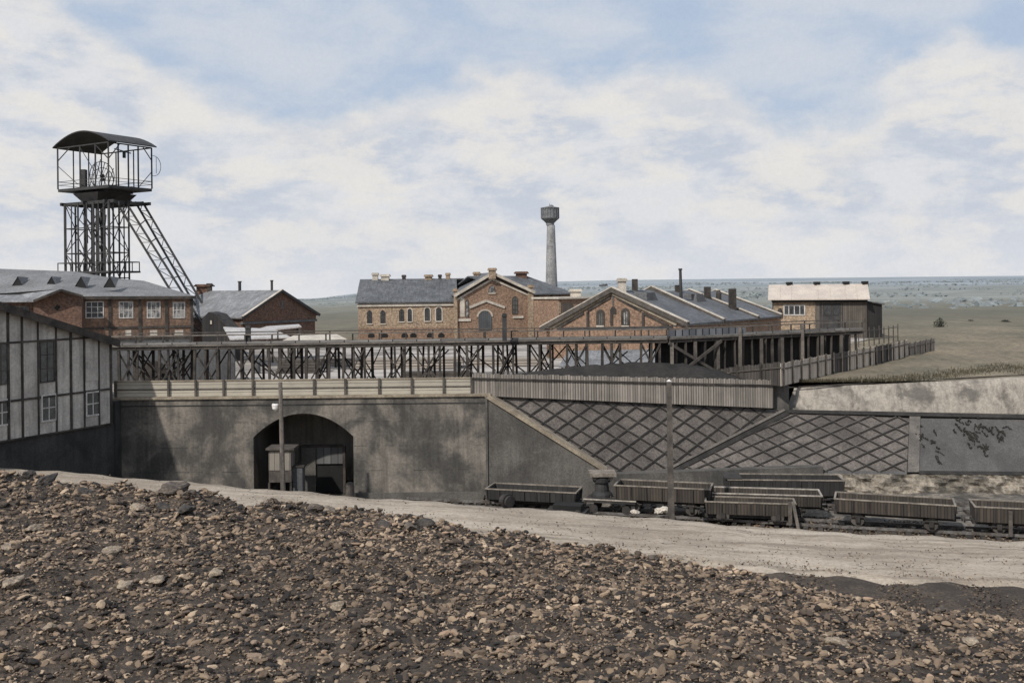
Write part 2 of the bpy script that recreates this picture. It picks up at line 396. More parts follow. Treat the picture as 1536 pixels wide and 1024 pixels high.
def chimney(par, c, w, h, matn='brick_dark', cap=True, dy=None):
    mb = MB(); x,y,z = c; dy = dy or w
    mb.box(x-w/2,x+w/2,y-dy/2,y+dy/2,z-0.8,z+h)
    if cap:
        e = w*0.16; mb.box(x-w/2-e,x+w/2+e,y-dy/2-e,y+dy/2+e,z+h-0.28,z+h-0.1)
        mb.box(x-w/2-e*.5,x+w/2+e*.5,y-dy/2-e*.5,y+dy/2+e*.5,z+h-0.1,z+h+0.02)
    return mb.build('chimney', M[matn], par)
exec_parts = []
PZ = 6.4          # level of the works yard on the plateau

# ================================================================ TERRAIN
def heap_h(X, Y):
    xs = [-60,-17.4,-12,-8.3,-2.9,0.7,5.3,8.7,12,17.4,60]
    zs = [7.4,6.95,6.2,5.75,5.1,4.35,3.65,2.88,2.05,1.2,0.4]
    zc = np.interp(X, xs, zs)
    z0 = 6.6
    z = np.where(Y < 16, 11.4+(z0-11.4)*np.clip((Y+2)/18,0,1)**0.75, z0+(zc-z0)*(Y-16)/18.0)
    yc = 34+0.4*np.sin(X*0.9)+0.3*np.sin(X*2.3+1)
    z = np.where(Y > yc, np.minimum(z, zc-(Y-yc)*0.75), z)
    z = z + 0.07*np.sin(X*1.7+Y*0.6)+0.07*np.sin(Y*1.9-X*0.7)+0.07*np.sin(X*4.1+Y*3.3)+0.05*np.sin(X*6.5-Y*5.1)
    return np.where(Y<0, 11.2-0.02*np.abs(X), z)
def grid_mesh(name, X, Y, Z, mat):
    n, m = X.shape
    me = bpy.data.meshes.new(name)
    v = np.stack([X,Y,Z],-1).reshape(-1,3)
    idx = np.arange(n*m).reshape(n,m)
    f = np.stack([idx[:-1,:-1],idx[:-1,1:],idx[1:,1:],idx[1:,:-1]],-1).reshape(-1,4)
    me.from_pydata(v.tolist(), [], f.tolist())
    uvl = me.uv_layers.new(name='UVMap')
    vi = np.zeros(len(me.loops), dtype=np.int32); me.loops.foreach_get('vertex_index', vi)
    uvl.data.foreach_set('uv', v[vi][:,:2].ravel())
    me.polygons.foreach_set('use_smooth', [True]*len(me.polygons))
    me.materials.append(mat)
    o = bpy.data.objects.new(name, me); col.objects.link(o); ROOT[o.name] = Vector((0,0,0))
    return o
# heap body
gx, gy = np.meshgrid(np.linspace(-60,60,300), np.linspace(-12,44,220))
o = grid_mesh('spoil_heap_slope', gx, gy, np.maximum(heap_h(gx,gy), -0.3), M['soil']); tag(o, kind='structure')
# big lower ground sheet
gx, gy = np.meshgrid(np.linspace(-3000,3000,3), np.linspace(-3000,78,3))
o = grid_mesh('ground', gx, gy, np.zeros_like(gx)-0.05, M['ballast']); tag(o, kind='structure')
# road: tilts down to the right, rounded outer edge towards the railway
def road_z(X): return np.interp(X,[-45,-27,-21,-8,3.4,14,20,26,45],[5.0,3.88,3.44,2.42,1.68,0.9,0.64,0.37,0.3])
def edge_Y(X):
    # line of the outer edge measured in the photograph
    return 50.2-0.075*np.clip(X,-45,45)
xs = np.linspace(-70,80,260); rows = [(-8.3,-0.25),(-7.6,-0.02),(-7.0,0.02),(-6,0.03),(-4,0.0),(-2,0.04),(-0.6,0.03),(0,0.0),(0.35,-0.18),(1.5,-1.3),(2.5,-2.2),(4.6,-4.4)]
X = np.array([[x for x in xs] for r in rows]); Y = np.array([[edge_Y(x)+r[0]+(0.3*math.sin(x*1.1)+0.18*math.sin(x*2.9)+.1*math.sin(x*5.3) if r[0]<-6.5 else 0) for x in xs] for r in rows])
Z = np.array([[max(road_z(x)+r[1], -0.3) for x in xs] for r in rows])
Z += 0.04*np.sin(X*1.1+Y)+0.03*np.sin(X*2.7-Y*2)
Z = np.where(np.array([[r[0]>=4 for x in xs] for r in rows]), -0.3, Z)
o = grid_mesh('road', X, Y, Z, M['road']); tag(o, kind='structure')
# dark soil verge in front of the road on the right
X = np.array([[x for x in xs] for r in range(5)]); rr = [-19,-14,-10,-8,-6.4]
Y = np.array([[edge_Y(x)+r for x in xs] for r in rr]); Z = np.array([[road_z(x)+zz for x in xs] for zz in (-0.5,-0.3,-0.12,-0.1,-0.25)])
Z += 0.05*np.sin(X*2.1+Y*3)
o = grid_mesh('dirt_verge', X, Y, Z, M['soil']); tag(o, kind='structure')

# plateau reaching the horizon
ctrl = [(-400,58),(-24.6,60.4),(-24.2,61.6),(-2.4,61.5),(3,62.65),(17.0,65.55),(18.6,67.2),(400,69.5)]
ex = np.concatenate([np.linspace(-400,-40,25), np.linspace(-38,45,140), np.linspace(48,400,30)])
ey = np.interp(ex, [c[0] for c in ctrl], [c[1] for c in ctrl])
steps = np.concatenate([np.linspace(0,60,60), 60*np.geomspace(1.05,60,90)])
X = np.zeros((len(steps), len(ex))); Y = X.copy(); Z = X.copy()
for i, st in enumerate(steps):
    k = 1+st/62.0
    X[i] = ex*(k if st > 0 else 1); Y[i] = ey+st
az = X/np.maximum(Y,1)
def far_h(az, Y):
    # skyline height above the eye level divided by distance
    sky = np.interp(az, [-3,-0.5,-0.22,-0.195,-0.16,-0.10,0.02,0.1,0.3,0.6,3],
                        [-0.004,-0.006,-0.010,-0.0095,-0.0055,-0.001,0.0045,0.0055,0.0058,0.0055,0.003])
    crest = 2600.0
    zt = EYE + sky*crest
    t = np.clip((Y-160)/(crest-160), 0, 1)
    s = t**1.25
    return PZ + (zt-PZ)*s
Z = far_h(az, Y)
und = np.clip((Y-110)/400,0,1)
Z += und*(1.2*np.sin(X*0.011+Y*0.006)+0.8*np.sin(X*0.023-Y*0.013+1))*(1-np.clip((Y-1200)/900,0,1))
Z += np.clip((Y-69)/20,0,1)*0.06*np.sin(X*0.9+Y*0.5)
Z = np.where((Y>2600), Z-(Y-2600)*0.05, Z)
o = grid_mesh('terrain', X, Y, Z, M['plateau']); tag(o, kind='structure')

# ================================================================ RETAINING WALL WITH TUNNEL
WY = 61.0
main = Wall((xat(168,WY,600), WY), (xat(731,WY,600), WY))
L = main.L
rw = thing('retaining_wall', 'long dark concrete retaining wall pierced by the arched tunnel mouth', 'retaining wall', (main.P(L/2,0).x, WY, 0))
ztop = PZ-0.05
# arch opening
a0 = main.at(380,655); a1 = main.at(530,655); ap = main.at(453,620)
sp = a0[1]*0.5+a1[1]*0.5
def arch_curve(n=20):
    out = []
    for i in range(n+1):
        a = i/n; u = a0[0]+(a1[0]-a0[0])*a
        # slightly pointed segmental arch
        h = (1-abs(2*a-1)**2.1)
        out.append((u, sp+(ap[1]-sp)*h))
    return out
cv = arch_curve()
mb = MB()
main.poly(mb, [(0,0),(a0[0],0),(a0[0],sp),(a0[0],ztop),(0,ztop)], -1.2, 0)
main.poly(mb, [(a1[0],0),(L,0),(L,ztop),(a1[0],ztop),(a1[0],sp)], -1.2, 0)
for (u,z),(u2,z2) in zip(cv[:-1], cv[1:]):
    main.poly(mb, [(u,z),(u2,z2),(u2,ztop),(u,ztop)], -1.2, 0)
mb.build('wall_face', M['concrete'], rw)
mb = MB(); main.rect(mb, 0,a0[0],0,0.55,0.0,0.10); main.rect(mb, a1[0],L,0,0.55,0.0,0.10)
mb.build('plinth', M['wing'], rw)
mb = MB(); main.rect(mb, 0,L,ztop-0.42,ztop-0.36,0.0,0.035); mb.build('string_course', M['plinth'], rw)
for zj in (1.9,3.4,4.9):
    mb = MB()
    for ua,ub in ((0,a0[0]-.02),(a1[0]+.02,L)) if zj<sp else ((0,a0[0]+ (0.9 if zj<5 else 0)),(a1[0]-(0.9 if zj<5 else 0),L)):
        n_=int((ub-ua)/.9)
        for k in range(n_):
            if random.random()<.55: main.rect(mb,ua+(ub-ua)*k/n_,ua+(ub-ua)*(k+random.uniform(.5,1))/n_,zj-.012+random.uniform(-.01,.01),zj+.008,0.0,0.006)
    mb.build('lift_joint', M['plinth'], rw)
# tunnel interior
mb = MB(); D = 7.0
for (u,z),(u2,z2) in zip(cv[:-1], cv[1:]):
    mb.add([main.P(u,z,-1.2),main.P(u2,z2,-1.2),main.P(u2,z2,-D),main.P(u,z,-D)], [(0,1,2,3)])
for u in (a0[0],a1[0]):
    mb.add([main.P(u,0,-1.2),main.P(u,sp,-1.2),main.P(u,sp,-D),main.P(u,0,-D)], [(0,1,2,3)])
mb.build('tunnel_lining', M['wing'], rw)
mb = MB(); main.rect(mb, a0[0]-0.2,a1[0]+0.2,0,ap[1]+0.3,-D-0.2,-D); mb.build('tunnel_back', M['infill'], rw)
# coping of the level wall
mb = MB(); main.rect(mb, -0.1,L+0.2,ztop,ztop+0.14,-0.5,0.12); mb.build('coping', M['coping'], rw)

# gate screen inside the tunnel (grey boards above, black panel for the darkness of the open doorway)
gs = Wall((xat(440,63.6,700),63.6),(xat(530,63.6,700),63.6))
g = thing('tunnel_gate', 'grey boarded screen with a black doorway inside the tunnel arch', 'gate', (gs.P(1.5,0).x,63.6,0))
def wr(w, pa, pb, d0, d1, mb):
    u0,z1 = w.at(*pa); u1,z0 = w.at(*pb); w.rect(mb, min(u0,u1),max(u0,u1),max(z0,0),z1,d0,d1); return mb
wr(gs,(452,670),(474,760),-0.1,0,MB()).build('side_panel', M['wing'], g)
wr(gs,(474.3,670),(514,695),-0.1,0,MB()).build('top_panel', boards('screen_boards',(0.16,0.165,0.165),(0.09,0.09,0.09),0.45,False,0.08), g)
wr(gs,(474.3,695),(514,760),-0.3,-0.12,MB()).build('door', M['black'], g)
mb = wr(gs,(448,668),(452,760),-0.12,0.08,MB()); wr(gs,(514.2,668),(519,760),-0.12,0.08,mb); wr(gs,(452,667),(514.2,670),-0.12,0.07,mb)
mb.build('frame', M['timber'], g)
# hut in the tunnel mouth
hs = Wall((xat(402,60.2,700),60.2),(xat(437,60.2,700),60.2))
h = thing('watch_hut', 'narrow bleached timber hut standing in the left half of the tunnel mouth', 'hut', (hs.P(0.7,0).x,60.2,0))
hm = boards('hut_boards',(0.26,0.235,0.20),(0.19,0.17,0.15),0.3,False,0.06)
wr(hs,(403,676),(436,705),-1.2,0,MB()).build('upper_panel', hm, h)
wr(hs,(403,705.5),(437,723),-1.1,-0.03,MB()).build('lower_panel', M['timber_mid'], h)
mb = MB(); u0,z1 = hs.at(402,673); u1,_ = hs.at(438,673); hs.rect(mb,u0-0.1,u1+0.15,z1-0.06,z1+0.06,-1.35,0.18); mb.build('roof', M['timber_mid'], h)
for i, px in enumerate((403.5,436)):
    u,_ = hs.at(px,720); mb = MB(); hs.rect(mb,u-0.06,u+0.06,0,hs.at(px,724)[1],-0.1,0); mb.build('leg', M['timber'], h)
cs = Wall((xat(438,60.6,720),60.6),(xat(455,60.6,720),60.6))
c_ = thing('tool_chest', 'dark upright tool chest beside the timber hut in the tunnel mouth', 'chest', (cs.P(0.3,0).x,60.6,0))
wr(cs,(439,701),(454,760),-0.8,0,MB()).build('body', M['lower'], c_)
mb = MB(); u0,z1 = cs.at(438,700); u1,_ = cs.at(456,700); cs.rect(mb,u0,u1,z1-0.02,z1+0.06,-0.85,0.06); mb.build('lid', M['timber'], c_)
# stone bollard by the right jamb
q = pt(525,728,60.2); mb = MB(); mb.lathe((q.x,60.2,0), [(0.36,0),(0.36,0.35),(0.27,0.5),(0.25,1.15),(0.2,1.3),(0.08,1.36)], 14)
tag(mb.build('bollard', M['timber_mid']), 'short stone bollard guarding the right jamb of the tunnel arch', 'bollard')

# pale boarded parapet fence on the wall
pf = thing('parapet_fence', 'pale fence of horizontal boards along the top of the dark retaining wall', 'fence', (main.P(L/2,0).x, WY+0.25, ztop+0.14))
zb = ztop+0.14; zt = main.at(430,570)[1]
e0 = 0.0; e1 = main.at(708,575)[0]
mb = MB(); main.rect(mb, e0,e1,zb,zt-0.05,-0.34,-0.28); mb.build('board_panel', M['fence_rail'], pf)
mb = MB(); main.rect(mb, e0,e1,zt-0.05,zt+0.03,-0.38,-0.24); mb.build('top_rail', M['coping'], pf)
mb = MB(); main.rect(mb, e0,e1,zb+0.40,zb+0.46,-0.28,-0.24); mb.build('middle_rail', M['timber_mid'], pf)
for px in (172,251,292,334,378,470,517,568,617,665,707):
    u,_ = main.at(px,580); mb = MB(); main.rect(mb,u-0.06,u+0.06,zb,zt+0.05,-0.24,-0.13); mb.build('post', M['timber_mid'], pf)

# wing wall, top running down to the right
A = pt(728,592,WY); Bp = pt(905,704,60.0); wing = Wall((A.x,A.y),(Bp.x,Bp.y))
ww = thing('wing_wall', 'dark concrete wing wall with a sloping tan coping beside the paved slope', 'retaining wall', (A.x+3,60.5,0))
zl = A.z-0.1; zr = Bp.z-0.1
mb = MB(); wing.poly(mb, [(0.003,0),(wing.L,0),(wing.L,zr),(0.003,zl)], -0.9, -0.06); mb.build('wall_face', M['wing'], ww)
mb = MB(); wing.poly(mb, [(-0.1,zl),(wing.L+0.2,zr-0.12),(wing.L+0.2,zr+0.10),(0.1,zl+0.19)], -0.95, 0.08); mb.build('coping', M['coping'], ww)
mb = MB(); main.rect(mb, L-0.12,L+0.003,0,ztop,0.0,0.05); mb.build('pilaster', M['wing'], ww)

# ================================================================ PAVED SLOPES
def clip_seg(p, q, poly):
    """clip 2-D segment against convex ccw polygon"""
    t0, t1 = 0.0, 1.0; d = (q[0]-p[0], q[1]-p[1]); n = len(poly)
    for i in range(n):
        a, b = poly[i], poly[(i+1)%n]
        nx, ny = -(b[1]-a[1]), b[0]-a[0]
        den = nx*d[0]+ny*d[1]; num = nx*(a[0]-p[0])+ny*(a[1]-p[1])
        if abs(den) < 1e-9:
            if num > 0: return None
            continue
        t = num/den
        if den > 0: t0 = max(t0,t)
        else: t1 = min(t1,t)
    if t0 >= t1: return None
    return (p[0]+d[0]*t0,p[1]+d[1]*t0),(p[0]+d[0]*t1,p[1]+d[1]*t1)
def slope_panel(name, label, quad, ang1, ang2, sp1, sp2, ph=0.0):
    """quad: coplanar 3-D points ccw seen from the viewer; lattice of thin ribs over slab field"""
    o = quad[0]; n = (quad[1]-quad[0]).cross(quad[-1]-quad[0]).normalized()
    if n.y > 0: n = -n
    e1 = Vector((0,0,1)).cross(n).normalized()
    if e1.x < 0: e1 = -e1
    e2 = n.cross(e1)
    if e2.z < 0: e2 = -e2
    P2 = [((q-o).dot(e1),(q-o).dot(e2)) for q in quad]
    area = sum(P2[i][0]*P2[(i+1)%len(P2)][1]-P2[(i+1)%len(P2)][0]*P2[i][1] for i in range(len(P2)))
    if area < 0: P2 = P2[::-1]; quad = quad[::-1]
    c = sum(quad, Vector())/len(quad)
    t = thing(name, label, 'paved slope', (c.x,c.y,min(q.z for q in quad)))
    mb = MB(); mb.prism(quad, -n*0.5); mb.build('slab_field', M['slab'], t)
    mb = MB(); ed = MB()
    for ang, sp_ in ((ang1,sp1),(ang2,sp2)):
        d = (math.cos(ang), math.sin(ang)); nn = (-d[1], d[0])
        for k in range(-40,41):
            off = k*sp_+ph
            jit = random.uniform(-0.25,0.25)
            p = (nn[0]*off-d[0]*60, nn[1]*off-d[1]*60+jit); q = (nn[0]*off+d[0]*60, nn[1]*off+d[1]*60-jit)
            r = clip_seg(p,q,P2)
            if not r: continue
            lift = 0.035 if ang == ang1 else 0.030
            a = o+e1*r[0][0]+e2*r[0][1]+n*lift; b = o+e1*r[1][0]+e2*r[1][1]+n*lift
            if (b-a).length < 0.2: continue
            mb.beam(a,b,0.07,0.08,up=n)
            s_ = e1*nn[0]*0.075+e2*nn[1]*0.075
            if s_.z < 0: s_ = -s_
            ed.beam(a+s_-n*0.012,b+s_-n*0.012,0.035,0.09,up=n)  # pale strip above each rib: a highlight built into the lattice
    mb.build('lattice', M['rib'], t); ed.build('lattice_highlight', M['rib_edge'], t)
    return t, n
BY = 62.6
bp0 = pt(1100,706,BY); bn = Vector((0.0,-0.70,0.714)).normalized()
V1 = hit(985,719,bp0,bn); V2 = hit(1181,619,bp0,bn)
A2 = pt(722,588,WY+0.75)
ln = (V2-V1).cross(A2-V1).normalized()
Ltop = [hit(740,590,V1,ln), hit(1150,612,V1,ln)]
left_quad = [hit(893,706,V1,ln), V1, V2, Ltop[1], Ltop[0]]
slope_panel('paved_slope', 'lattice-paved slope left of the dark diagonal gutter, below the grey plank fence', left_quad, math.radians(31), math.radians(-35), 0.84, 0.84)
right_quad = [hit(1000,712,bp0,bn), hit(1360,708,bp0,bn), hit(1364,627,bp0,bn), V2]
slope_panel('paved_slope', 'lattice-paved slope right of the dark diagonal gutter, up to the pale pilaster', right_quad, math.radians(25), math.radians(-38), 0.74, 0.98, 0.3)
mb = MB(); gn = (bn+ln*(-1 if ln.y>0 else 1)).normalized()
mb.beam(V1-(V2-V1)*0.05+gn*0.05, V2+gn*0.05, 0.34, 0.16, up=gn)
g_ = thing('diagonal_gutter','dark stone gutter running diagonally between the two lattice-paved slopes','gutter',V1)
mb.build('channel', M['rib'], g_)
mb = MB(); off = Vector((-0.22,0,0.16)); mb.beam(V1+gn*0.05+off, V2+gn*0.05+off, 0.16, 0.2, up=gn); mb.build('kerb', M['rib_edge'], g_)
# right hand bank: pilaster, smooth panel, ledges
bk = thing('embankment_wall', 'stepped concrete embankment on the right: smooth grey panel, pale pilaster and rough stone footing', 'embankment', (26,63,0))
def bq(pxs, lift, th, mat, name):
    q = [hit(px,py,bp0,bn)+bn*lift for px,py in pxs]
    mb = MB(); mb.prism(q, -bn*th); return mb.build(name, M[mat], bk)
bq([(1361,709),(1378,709),(1380,625),(1364,625)], 0.10, 0.5, 'trim' if False else 'coping', 'pilaster').active_material = dirty('weathered_pilaster',(0.15,0.135,0.12),(0.09,0.082,0.075),0.8,10,0.3)
bq([(1378.5,707),(1990,713),(1990,636),(1380.5,627)], 0.0, 0.5, 'slope_panel', 'smooth_panel')
bq([(1181,621),(1990,640),(1990,632),(1181,616)], 0.14, 0.2, 'rib', 'upper_ledge')
bq([(1378.5,712),(1990,719),(1990,712),(1378.5,707)], 0.10, 0.3, 'rib', 'lower_ledge')
bq([(1000,720),(1360,712),(1360,707),(1080,705)], 0.05, 0.3, 'slope_panel', 'slope_footing')
# upper pale wall
UY = V2.y+0.35
mb = MB()
tops = [(1196,580),(1300,577),(1400,572),(1536,566),(1990,552)]
bots = [(1178,618),(1300,622),(1400,626),(1536,630),(1990,640)]
segs = 60
def ip(tab, x): return np.interp(x, [a[0] for a in tab], [a[1] for a in tab])
vs = []; nrow = 7
for i in range(segs+1):
    a = i/segs; pb = 1178+(1990-1178)*a; ptx = 1192+(1990-1192)*a
    for j in range(nrow):
        f = j/(nrow-1)
        px = pb+(ptx-pb)*f; py = ip(bots,pb)+(ip(tops,ptx)-ip(bots,pb))*f
        Yd = UY+1.0*f**1.3 + 0.06*math.sin(i*1.7+j*2)+0.05*math.sin(i*0.7-j*3.1)
        vs.append(pt(px,py,Yd))
fs = [(i*nrow+j,(i+1)*nrow+j,(i+1)*nrow+j+1,i*nrow+j+1) for i in range(segs) for j in range(nrow-1)]
for i in range(0,segs+1): 
    t_ = vs[i*nrow+nrow-1]; vs.append(Vector((t_.x,t_.y+1.8,t_.z-0.15)))
k0 = (segs+1)*nrow
fs += [(i*nrow+nrow-1,(i+1)*nrow+nrow-1,k0+i+1,k0+i) for i in range(segs)]
mb.add(vs,fs); mb.build('upper_wall', M['pale_wall'], bk, smooth=True)
# rubble footing
mb = MB(); vs = []; segs = 90; nrow = 6
for i in range(segs+1):
    a = i/segs; px = 1190+(1990-1190)*a
    zt_ = hit(px, 709 + (px-1190)*0.008, bp0, bn)
    for j in range(nrow):
        f = j/(nrow-1); z = zt_.z*(1-f)-0.05*f
        vs.append(Vector((zt_.x+0.1*math.sin(j*5+i), zt_.y-0.55*f-0.15+0.12*math.sin(i*1.3+j*2.1)+0.08*math.sin(i*0.37*j), z)))
fs = [(i*nrow+j,(i+1)*nrow+j,(i+1)*nrow+j+1,i*nrow+j+1) for i in range(segs) for j in range(nrow-1)]
mb.add(vs,fs); mb.build('rubble_footing', M['rubble_wall'], bk, smooth=False)
# plain footing wall between wing wall and rubble
lo = Wall((Bp.x,60.3),(xat(1235,62.2,720),62.2))
mb = MB(); lo.rect(mb, 0.1,lo.L,0,1.62,-0.8,0); fw_ = mb.build('footing_wall', M['wing']); tag(fw_, 'low grey footing wall under the lattice-paved slopes, behind the wagons', 'wall')
# earth core so that nothing is hollow behind the slopes (hill body)
mb = MB(); mb.box(-1.9,420,69.5,70.5,-0.5,PZ-0.3); tag(mb.build('earth_bank', M['soil']), kind='structure')
# dry creeper on the smooth panel
def creeper(px0,py0,lab,n,dx,dy):
    mb = MB(); random.seed(px0)
    for k in range(n):
        x = px0+random.uniform(-6,6)+dx*k/n+random.uniform(-10,10); y = py0+dy*k/n+random.uniform(-7,7)
        for j in range(6):
            a = hit(x,y,bp0,bn)+bn*0.06; x2 = x+random.uniform(-2,4); y2 = y+random.uniform(-2,4)
            b = hit(x2,y2,bp0,bn)+bn*0.09
            mb.beam(a,b,random.uniform(0.02,0.06),0.03); x,y = x2,y2
            if random.random()<0.6:
                c = (a+b)/2; r = random.uniform(0.03,0.08)
                mb.add([c+Vector((-r,0,0))+bn*.05,c+Vector((0,-0.02,-r)),c+Vector((r,0,0.02))+bn*.04,c+Vector((0,0.02,r))+bn*.03],[(0,1,2,3)])
    tag(mb.build('creeper', M['vine']), lab, 'climbing plant')
creeper(1432,632,'straggling dry creeper hanging down the middle of the smooth grey panel',26,45,45)
creeper(1385,640,'thin dry creeper along the left edge of the smooth grey panel, by the pilaster',12,14,50)
creeper(1462,632,'dry creeper hanging from the upper ledge of the grey panel, rightmost one',18,45,22)

# ================================================================ FENCES
def plank_fence(name, label, a_bot, b_bot, a_top, b_top, mat, th=0.05, pw=0.17):
    """individual planks with uneven tops inside one panel mesh; rail and posts as parts"""
    t = thing(name, label, 'fence', (a_bot+b_bot)/2)
    d = (b_bot-a_bot); Ln = Vector((d.x,d.y)).length; n = max(2,int(Ln/pw))
    e = Vector((d.x,d.y,0)).normalized(); nr = Vector((e.y,-e.x,0))
    mb = MB()
    for i in range(n):
        f0, f1 = i/n, (i+0.93)/n
        zb0 = a_bot.z+(b_bot.z-a_bot.z)*(i+.5)/n; zt0 = a_top.z+(b_top.z-a_top.z)*(i+.5)/n+random.uniform(-0.04,0.04)
        p0 = a_bot+(b_bot-a_bot)*f0; p1 = a_bot+(b_bot-a_bot)*f1; dd = random.uniform(-0.012,0.012)
        p0 = Vector((p0.x,p0.y,0))+nr*dd; p1 = Vector((p1.x,p1.y,0))+nr*dd; lean = e*random.uniform(-0.02,0.02)
        bt = [p0,p1,p1-nr*th,p0-nr*th]
        mb.hexa([v+Vector((0,0,zb0)) for v in bt],[v+lean+Vector((0,0,zt0)) for v in bt])
    mb.build('plank_panel', mat, t)
    return t, e, nr
fa, fb = pt(709,593,61.3), pt(1160,612,65.3)
ta, tb = pt(709,560,61.3), pt(1160,570,65.3)
t1, e, nr = plank_fence('plank_fence', 'tall grey weathered plank fence standing above the left paved slope', fa, fb, ta, tb, M['fence_grey'])
mb = MB(); mb.beam(ta+nr*0.05+Vector((0,0,-0.3)), tb+nr*0.05+Vector((0,0,-0.35)),0.07,0.10); mb.build('rail', M['timber'], t1)
for k in range(9):
    f = (k+0.5)/9; p = fa+(fb-fa)*f; q = ta+(tb-ta)*f; mb = MB(); mb.beam(p-nr*0.12, q-nr*0.12-Vector((0,0,.05)),0.12); mb.build('post', M['timber'], t1)
mb = MB(); p = pt(1163,577,65.5); mb.box(p.x-0.02,p.x+1.0,65.9,66.9,V2.z-0.3,PZ-0.1); tag(mb.build('abutment', M['wing']),'small dark concrete abutment at the right end of the grey plank fence','abutment')
# rear pale fence running back to the right
F2 = [(1050,577,561,'fence_dark'),(1100,577,550,'fence_dark'),(1172,578,543,'fence_pale'),(1247,560,532,'fence_pale'),(1272,556,527,'fence_dark'),(1312,546,520,'fence_pale'),(1338,538,515,'fence_dark'),(1362,531,512,'fence_grey'),(1402,526,510,'fence_grey')]
def f2pt(px,py): 
    return onz(px,py,PZ)
bots = []
# the foot of this fence stands on the plateau: depth from the ground line
foot = [(1050,None),(1100,None),(1172,579),(1247,561),(1272,556),(1312,547),(1338,541),(1362,534),(1402,526)]
Pq = {}
for px, py in foot:
    if py: Pq[px] = onz(px,py,PZ)
p1,p2 = Pq[1172],Pq[1247]
Pq[1050] = pt(1050,590,69.5); Pq[1050].z = PZ; Pq[1100] = pt(1100,590,67.9); Pq[1100].z = PZ
labs = ['dark board section of the rear fence behind the right end of the grey plank fence','dark leaning board section of the rear fence with curved stakes','longest pale section of the receding board fence, nearest to the pale bank','dark section of the receding fence right after the longest pale one','second pale section of the receding board fence','dark section of the receding fence after the second pale one','third and farthest pale section of the receding fence','short grey section at the far end of the receding fence']
for i in range(8):
    x0, x1 = F2[i][0], F2[i+1][0]
    a, b = Pq[x0].copy(), Pq[x1].copy()
    za = pt(x0,F2[i][2],a.y).z; zb_ = pt(x1,F2[i+1][2],b.y).z
    if i >= 2: za = PZ+1.45; zb_ = PZ+1.45
    if i == 7: za = PZ+1.1; zb_ = PZ+1.2
    m_ = [M['fence_dark'],M['fence_dark'],M['fence_pale'],M['fence_dark'],M['fence_pale'],M['fence_dark'],M['fence_pale'],M['fence_grey']][i]
    tt_, e, nr = plank_fence('board_fence', labs[i], a,b,Vector((a.x,a.y,za)),Vector((b.x,b.y,zb_)), m_, pw=0.3)
    n = max(2,int((b-a).length/1.6))
    for k in range(n):
        f = (k+0.2)/n; p = a+(b-a)*f; mb = MB(); zt_ = za+(zb_-za)*f
        mb.beam(p+nr*0.07, Vector((p.x,p.y,zt_+0.12))+nr*0.07,0.1); mb.build('post', M['timber_mid' if i>1 else 'timber'], tt_)
    mb = MB(); mb.beam(Vector((a.x,a.y,za-0.35))+nr*0.04,Vector((b.x,b.y,zb_-0.35))+nr*0.04,0.06,0.08); mb.build('rail', M['timber_mid'], tt_)
# narrow pipe lying along the bank top
mb = MB(); a = pt(1160,583,66.6); b = pt(1536,562,68.6); mb.tube(a+Vector((0,0,0.03)),b+Vector((0,0,0.0)),0.05,0.05,6)
tag(mb.build('bank_edge_pole', M['timber']), 'long thin dark pole lying along the top edge of the pale bank wall', 'pole')

